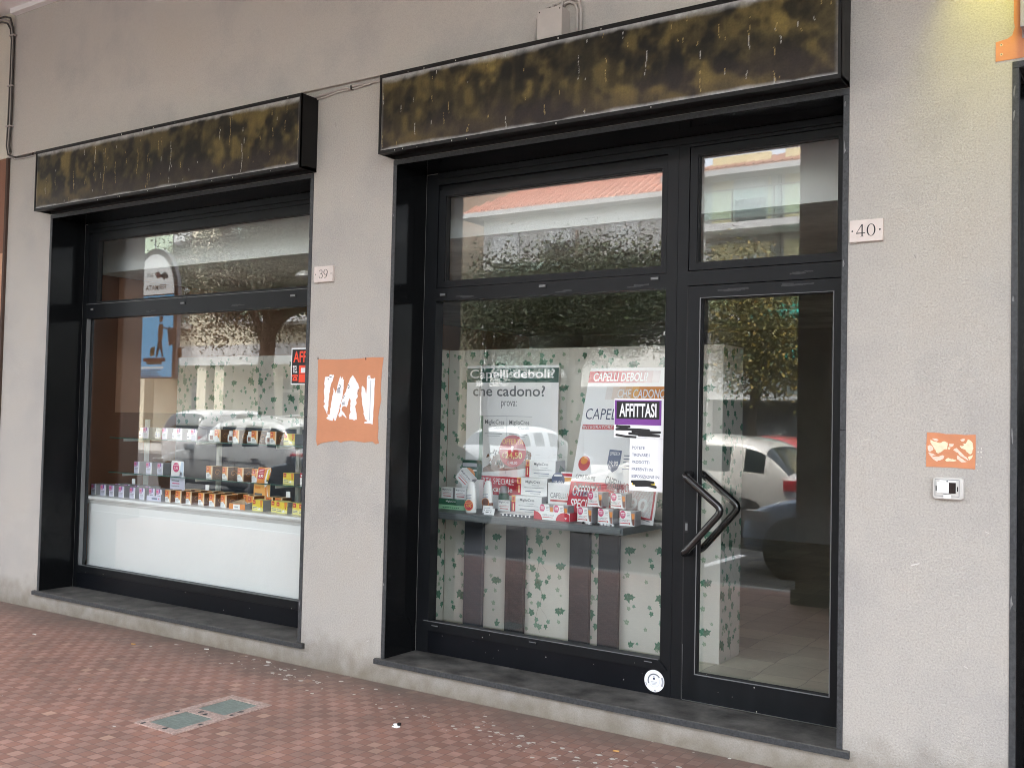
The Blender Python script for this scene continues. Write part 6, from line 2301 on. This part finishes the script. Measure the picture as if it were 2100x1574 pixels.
def tree(label, x, y, crown, n, leafs, trunk_r, seed, name='street_tree'):
    t = thing(name, label, 'tree', (x, y, GZ), 0, 'trees along the street')
    r_ = random.Random(seed)
    b = MB()
    zc = min(c[2] - c[5] * .6 for c in crown)
    pts = [(0, 0, 0), (.03, .02, zc * .35), (-.04, .05, zc * .7), (.02, .0, zc), (.05, .05, zc + .8), (.0, .1, zc + 1.9)]
    b.tube(pts, [trunk_r * q for q in (1.25, 1.0, .92, .85, .55, .2)], 'bark', 10)
    for c in crown:
        for _ in range(3):
            e = Vector((c[0] + r_.uniform(-.6, .6) * c[3], c[1] + r_.uniform(-.6, .6) * c[4], c[2] + r_.uniform(-.3, .6) * c[5]))
            s0 = Vector(pts[2]).lerp(Vector(pts[4]), r_.random())
            mid = s0.lerp(e, .5) + Vector((r_.uniform(-.2, .2), r_.uniform(-.2, .2), .15))
            b.tube([s0[:], mid[:], e[:]], [trunk_r * .38, trunk_r * .24, trunk_r * .07], 'bark', 6)
    b.build('trunk', t)
    V_, F_, Mi = [], [], []
    tot = sum(c[3] * c[4] * c[5] for c in crown)
    for c in crown:
        k = int(n * c[3] * c[4] * c[5] / tot)
        cl = []
        for _ in range(max(6, k // 55)):
            while True:
                q = Vector((r_.uniform(-1, 1), r_.uniform(-1, 1), r_.uniform(-1, 1)))
                if .25 < q.length < 1.0:
                    break
            cl.append((Vector((c[0] + q.x * c[3], c[1] + q.y * c[4], c[2] + q.z * c[5])), r_.uniform(.16, .42), r_.randrange(len(leafs))))
        for _ in range(k):
            cc, sp_, mi_ = cl[r_.randrange(len(cl))]
            p = cc + Vector((r_.gauss(0, sp_), r_.gauss(0, sp_), r_.gauss(0, sp_ * .7)))
            s = r_.uniform(.026, .058)
            a = Vector((r_.gauss(0, 1), r_.gauss(0, 1), r_.gauss(0, .7))).normalized()
            w = a.orthogonal().normalized()
            w.rotate(Matrix.Rotation(r_.uniform(0, 6.28), 3, a))
            o = len(V_)
            V_ += [(p + a * s)[:], (p + w * s * .48)[:], (p - a * s * .8)[:], (p - w * s * .48)[:]]
            F_.append((o, o + 1, o + 2, o + 3))
            Mi.append(mi_ if r_.random() < .75 else r_.randrange(len(leafs)))
    me = bpy.data.meshes.new('crown')
    me.from_pydata(V_, [], F_)
    for l_ in leafs:
        me.materials.append(M[l_])
    me.polygons.foreach_set('material_index', Mi)
    o = bpy.data.objects.new('crown', me)
    COL.objects.link(o)
    o.parent = t
    return t


# crown lobes: x, y, z, radii
tree('large dense dark green tree mirrored across the left window', -17.6, -10.8, [(0, 0, 5.0, 2.3, 1.7, 1.75), (2.0, .2, 5.3, 1.9, 1.5, 1.6), (-2.1, .0, 4.7, 1.6, 1.4, 1.3), (.6, 0, 6.8, 2.2, 1.6, 1.4), (2.4, 0, 7.0, 1.6, 1.3, 1.2), (3.2, .2, 4.4, 1.0, 1.0, .8)], 62000, ['leaf_a', 'leaf_a', 'leaf_b'], .20, 1)
tree('dense dark tree mirrored in the large pane and the fanlight above it', -9.4, -10.8, [(.3, 0, 4.0, 1.8, 1.5, .95), (-1.1, .1, 3.8, 1.2, 1.1, .8), (1.4, .1, 3.9, 1.1, 1.1, .85)], 30000, ['leaf_a', 'leaf_a', 'leaf_b'], .15, 2)
tree('small yellowing tree mirrored in the upper half of the door pane', -6.0, -10.9, [(0, 0, 3.35, .85, .8, .85), (.35, .1, 2.75, .75, .7, .5), (-.3, 0, 4.1, .5, .5, .45)], 12000, ['leaf_c', 'leaf_c', 'leaf_b', 'leaf_d'], .08, 3)
tree('young sparse tree mirrored at the left edge of the large pane', -11.7, -11.2, [(0, 0, 3.9, .55, .5, 1.1), (.3, 0, 3.1, .5, .5, .5)], 4500, ['leaf_b', 'leaf_a'], .07, 4)
tree('dark tree beyond the parked cars mirrored between the posters', -14.5, -18.6, [(0, 0, 4.6, 1.7, 1.4, 1.5), (1.4, 0, 4.4, 1.2, 1.1, 1.1)], 22000, ['leaf_a', 'leaf_b'], .14, 5)

# ------------------------------------------------------------------ the houses across the street


def opening(par, x, z, w, h, y, lit=False, sh=.5):
    b = MB()
    b.box(x - .06, x + w + .06, y + .001, y + .05, z - .06, z + h + .06, 'concrete')
    o = b.build('window', par)
    b = MB()
    b.box(x, x + w, y + .051, y + .06, z, z + h * (1 - sh), 'window_dark')
    b.box(x, x + w, y + .052, y + .075, z + h * (1 - sh), z + h, 'shutter')
    b.build('window_pane', o)


def balcony(par, x0, x1, z, y, d=1.2, slab='concrete'):
    b = MB()
    b.box(x0, x1, y, y + d, z - .22, z, slab)
    o = b.build('balcony', par)
    b = MB()
    for zz in (z + .10, z + 1.0):
        b.box(x0 + .05, x1 - .05, y + d - .06, y + d - .02, zz, zz + .04, 'rail')
    n = max(2, int((x1 - x0) / 1.1))
    for i in range(n + 1):
        xx = x0 + .05 + (x1 - x0 - .14) * i / n
        b.box(xx, xx + .04, y + d - .06, y + d - .02, z, z + 1.04, 'rail')
    for xx in (x0 + .05, x1 - .09):
        b.box(xx, xx + .04, y + .05, y + d - .06, z + 1.0, z + 1.04, 'rail')
    b.box(x0 + .10, x1 - .10, y + d - .045, y + d - .035, z + .14, z + .98, 'shelf_glass')
    b.build('railing', o)


def hip_roof(par, x0, x1, y0, y1, z, rise, m_, ov=.7):
    """four sided tiled roof; y0 is the street side (nearer to the shop)"""
    xa, xb, ya, yb = x0 - ov, x1 + ov, y0 + ov, y1 - ov
    in_ = min(abs(ya - yb) / 2, (xb - xa) / 2)
    ym = (ya + yb) / 2
    b = MB()
    A, B_, C_, D = (xa, ya, z), (xb, ya, z), (xb, yb, z), (xa, yb, z)
    E_, F_ = (xa + in_, ym, z + rise), (xb - in_, ym, z + rise)
    b.add([A, B_, C_, D, E_, F_], [(0, 1, 5, 4), (2, 3, 4, 5), (3, 0, 4), (1, 2, 5)], m_)
    n = int((xb - xa) / .30)
    for i in range(n):                                 # rows of cover tiles on the street slope
        xx = xa + (xb - xa) * (i + .5) / n
        tt = min(1.0, (xx - xa) / in_, (xb - xx) / in_)
        if tt > .03:
            b.add([(xx - .06, ya, z + .02), (xx + .06, ya, z + .02), (xx + .06, ya + (ym - ya) * tt, z + .02 + rise * tt), (xx - .06, ya + (ym - ya) * tt, z + .02 + rise * tt),
                   (xx, ya, z + .10), (xx, ya + (ym - ya) * tt, z + .10 + rise * tt)], [(0, 4, 5, 3), (4, 1, 2, 5)], m_)
    b.box(xa, xb, yb, ya, z - .18, z - .002, 'concrete')
    return b.build('roof', par)


YA = -26.0
hA = thing('apartment_house', 'grey apartment house with a red hipped tile roof mirrored in the fanlight', 'building')
b = MB()
b.box(-22.4, -13.55, YA - 11, YA, GZ, 9.22, 'facade_grey')
b.box(-22.3, -13.65, YA + .001, YA + .04, .05, 2.75, 'window_dark')
b.box(-22.4, -13.55, YA + .001, YA + .30, 2.80, 3.02, 'facade_grey')
b.build('wall', hA)
hip_roof(hA, -22.4, -13.55, YA, YA - 11, 9.36, 3.7, 'roof_tile')
for x in (-21.9, -19.6, -16.9, -14.9):
    for z in (7.0, 4.1):
        opening(hA, x, z, 1.1, 1.5, YA, sh=.3 + .2 * ((int(x * 3 + z)) % 3))
for z in (6.2, 3.3):
    balcony(hA, -21.0, -18.0, z, YA)
b = MB()
b.tube([(-13.9, YA + .12, GZ), (-13.9, YA + .12, 9.6)], .06, 'lamp_grey', 8)
b.build('downpipe', hA)

hB = thing('apartment_house', 'yellow panelled apartment house with glazed balconies and green awnings mirrored over the door', 'building')
YB = -25.2
b = MB()
b.box(-13.3, 2.0, YB - 12, YB, GZ, 9.42, 'facade_grey')
for fl in range(2):
    z0 = 5.10 + 2.85 * fl - (0 if fl else 0)
    for x in (-12.75, -10.35, -7.95, -5.5, -3.1):
        b.box(x, x + 1.95, YB + .001, YB + .03, z0 + .05, z0 + 2.25, 'facade_yellow')
for x in (-10.55, -8.15, -5.75):
    b.box(x, x + .10, YB + .031, YB + .12, 5.3, 9.6, 'rail')
b.box(-13.3, 2.0, YB + .001, YB + .9, 2.35, 2.52, 'concrete')
for x in (-12.9, -8.9, -4.9, -.9):
    b.box(x, x + .45, YB + .45, YB + .88, GZ, 2.349, 'facade_grey')
b.box(-13.2, 1.9, YB + .002, YB + .05, .10, 2.30, 'window_dark')
b.build('wall', hB)
hip_roof(hB, -13.3, 2.0, YB, YB - 12, 9.58, 2.3, 'roof_tile2', .9)
b = MB()
b.box(-11.2, -10.7, YB - 3.0, YB - 2.5, 10.2, 11.75, 'concrete')
b.box(-11.25, -10.65, YB - 3.05, YB - 2.45, 11.80, 11.90, 'roof_tile')
for q in range(3):
    b.box(-11.2 + .2 * q, -11.12 + .2 * q, YB - 3.0, YB - 2.5, 11.75, 11.80, 'concrete')
b.build('chimney', hB)
for x in (-11.95, -9.45, -6.8):
    for z in (5.20, 8.0):
        opening(hB, x, z - .05, 1.0, 1.75, YB + .03, sh=.55)
for z in (7.80, 4.98):
    balcony(hB, -13.0, -8.9, z, YB + .05)
    balcony(hB, -8.5, -4.5, z, YB + .05)
for (x0, x1, z) in ((-11.0, -8.2, 4.95), (-11.3, -8.0, 3.75)):
    b = MB()
    b.add([(x0, YB + .1, z + .45), (x1, YB + .1, z + .45), (x1, YB + 1.5, z), (x0, YB + 1.5, z), (x1, YB + 1.5, z - .22), (x0, YB + 1.5, z - .22)], [(0, 1, 2, 3), (3, 2, 4, 5)], 'awning')
    b.box(x0, x1, YB + 1.49, YB + 1.53, z - .25, z - .221, 'concrete')
    b.build('awning', hB)

hC = thing('apartment_house', 'cream apartment house with an arcade of square columns mirrored behind the glass shelves', 'building')
YC = -25.0
b = MB()
b.box(-46, -25.0, YC - 10, YC - 2.2, GZ, 12.5, 'facade_cream')
b.box(-46, -25.0, YC - 2.2, YC, 4.55, 12.5, 'facade_cream')
b.box(-46, -25.0, YC + .001, YC + .12, 3.70, 4.60, 'concrete')
b.build('wall', hC)
for x in (-42.0, -37.6, -36.4, -33.2, -29.4, -25.9):
    b = MB()
    b.cbox(x, x + .62, YC - .55, YC, GZ, 4.549, 'facade_cream', .02)
    b.build('column', hC)
for i, x in enumerate((-40.6, -35.6, -32.3, -28.4)):
    b = MB()
    b.box(x, x + 2.3, YC - 2.199, YC - 2.15, .4, 3.2, 'window_dark')
    b.box(x - .1, x + 2.4, YC - 2.149, YC - 2.10, 2.55, 2.70, 'concrete')
    b.build('shop_window', hC)
for z in (5.6, 8.6):
    for x in (-43, -39.5, -36, -32.5, -29):
        opening(hC, x, z + .1, 1.2, 1.6, YC, sh=.5)
    balcony(hC, -44.5, -38.0, z, YC)
    balcony(hC, -34.0, -28.0, z, YC)
b = MB()
b.add([(-43.5, YC + .1, 8.2), (-38.5, YC + .1, 8.2), (-38.5, YC + 1.5, 7.7), (-43.5, YC + 1.5, 7.7)], [(0, 1, 2, 3)], 'awning')
b.build('awning', hC)

hD = thing('apartment_house', 'reddish house with white balconies mirrored in a narrow strip left of the red roofed house', 'building')
b = MB()
b.box(-38.0, -31.2, -45, -36, GZ, 16.5, 'facade_pink')
b.build('wall', hD)
for z in (7.4, 10.4, 13.4):
    balcony(hD, -34.2, -30.6, z, -36, 1.3)
    opening(hD, -33.2, z + .1, 1.0, 1.6, -36)

# ------------------------------------------------------------------ small wear: paint flecks on frames, scuffs on the wall, chipped edge of the jambs
b = MB()
rr = random.Random(77)
for _ in range(20):
    x, z = rr.uniform(-4.0, -1.45), rr.uniform(.16, .34)
    if -2.43 < x < -2.36 and z < .35:
        continue
    s_ = rr.choice([.0012, .0015, .002, .003])
    b.disc((x, YF - 0.0135, z), UX, UZ, s_, 'fleck', 7)
for _ in range(7):
    x, z = rr.uniform(-7.6, -5.0), rr.uniform(.16, .32)
    b.disc((x, YF - 0.0075, z), UX, UZ, rr.choice([.0015, .002, .003]), 'fleck', 7)
tag(b.build('paint_flecks'), 'tiny white paint specks spattered over the black window frames', 'dirt', kind='stuff')
b = MB()
M['scuff'] = mat('pale_scuff', (0.66, 0.64, 0.60), 0.9)
M['smudge'] = mat('grey_smudge', (0.30, 0.285, 0.262), 0.9)


def mark(pts, m_):
    b.plate(pts, (0, -0.0004, 0), UX, UZ, NY, m_)


mark([(-1.020, 1.022), (-.985, 1.034), (-.985, 1.038), (-1.022, 1.026)], 'scuff')
mark([(-1.02, 2.42), (-1.012, 2.405), (-1.009, 2.408), (-1.016, 2.424)], 'smudge')
mark([(-4.63, 3.55), (-4.625, 3.52), (-4.622, 3.52), (-4.627, 3.552)], 'smudge')
for _ in range(70):
    x = rr.choice([rr.uniform(-1.28, -.66), rr.uniform(-4.77, -4.15), rr.uniform(-8.4, -7.85)])
    z = rr.uniform(.12, 3.2)
    if (-1.0 < x < -.72 and 1.25 < z < 1.7) or (-4.73 < x < -4.14 and 1.42 < z < 2.03) or 2.45 < z < 2.65:
        continue
    a_, L = rr.uniform(-.6, .6), rr.choice([.004, .006, .010, .018])
    w_ = rr.uniform(.0012, .003)
    mark([(x, z), (x + L * math.cos(a_), z + L * math.sin(a_)), (x + L * math.cos(a_), z + L * math.sin(a_) + w_), (x, z + w_)], rr.choice(['scuff', 'smudge', 'smudge']))
tag(b.build('wall_scuffs'), 'small scratches and scuffs scattered over the rendered wall', 'dirt', kind='stuff')
b = MB()
for (x, zz) in ((X3 - .026, (3.16, 2.95, 2.4)), (X4, (3.1, 3.0, 2.2, 1.62, .9)), (X2, (2.9, 1.9, .6)), (X1 - .026, (2.8, 1.7, .4))):
    for z in zz:
        P = []
        n = 8
        h_ = rr.uniform(.02, .09)
        for k in range(n):
            P.append((x + .004 + .012 * (.5 + .5 * math.cos(6.28 * k / n)) * rr.uniform(.2, 1), z + .6 * h_ * math.sin(6.28 * k / n) * rr.uniform(.3, 1)))
        b.plate(P, (0, -0.0062, 0), UX, UZ, NY, M.setdefault('stone_scrape', mat('scraped_stone', (0.19, 0.19, 0.188), 0.7, var=0.3, scale=60)))
tag(b.build('stone_chips'), 'pale chipped and scraped spots on the stone edges of the openings', 'dirt', kind='stuff')
b = MB()
M['dry_smear'] = mat('dry_smear', (0.045, 0.046, 0.047), 0.8, var=0.3, scale=30)
for (x, z, L) in ((-3.80, 2.394, .16), (-3.05, 2.392, .10), (-2.62, 2.396, .14), (-1.70, 2.355, .18), (-2.05, 2.345, .22), (-1.65, 2.415, .12), (-5.9, 2.43, .14), (-6.9, 2.425, .1)):
    for q in range(3):
        x2, L2 = x + rr.uniform(-.05, .05), L * rr.uniform(.3, .7)
        P = [(x2 + L2 * k / 6, z + .004 * q + rr.uniform(.003, .007)) for k in range(7)] + [(x2 + L2 * k / 6, z + .004 * q - rr.uniform(.001, .004)) for k in range(6, -1, -1)]
        b.plate(list(reversed(P)), (0, YF - (.0048 if x > -2.25 and z < 2.38 else .0008) - .0002 * q, 0), UX, UZ, NY, 'dry_smear')
tag(b.build('dry_smears'), 'dull smears of dried dirt along the rails of the black frames', 'dirt', kind='stuff')
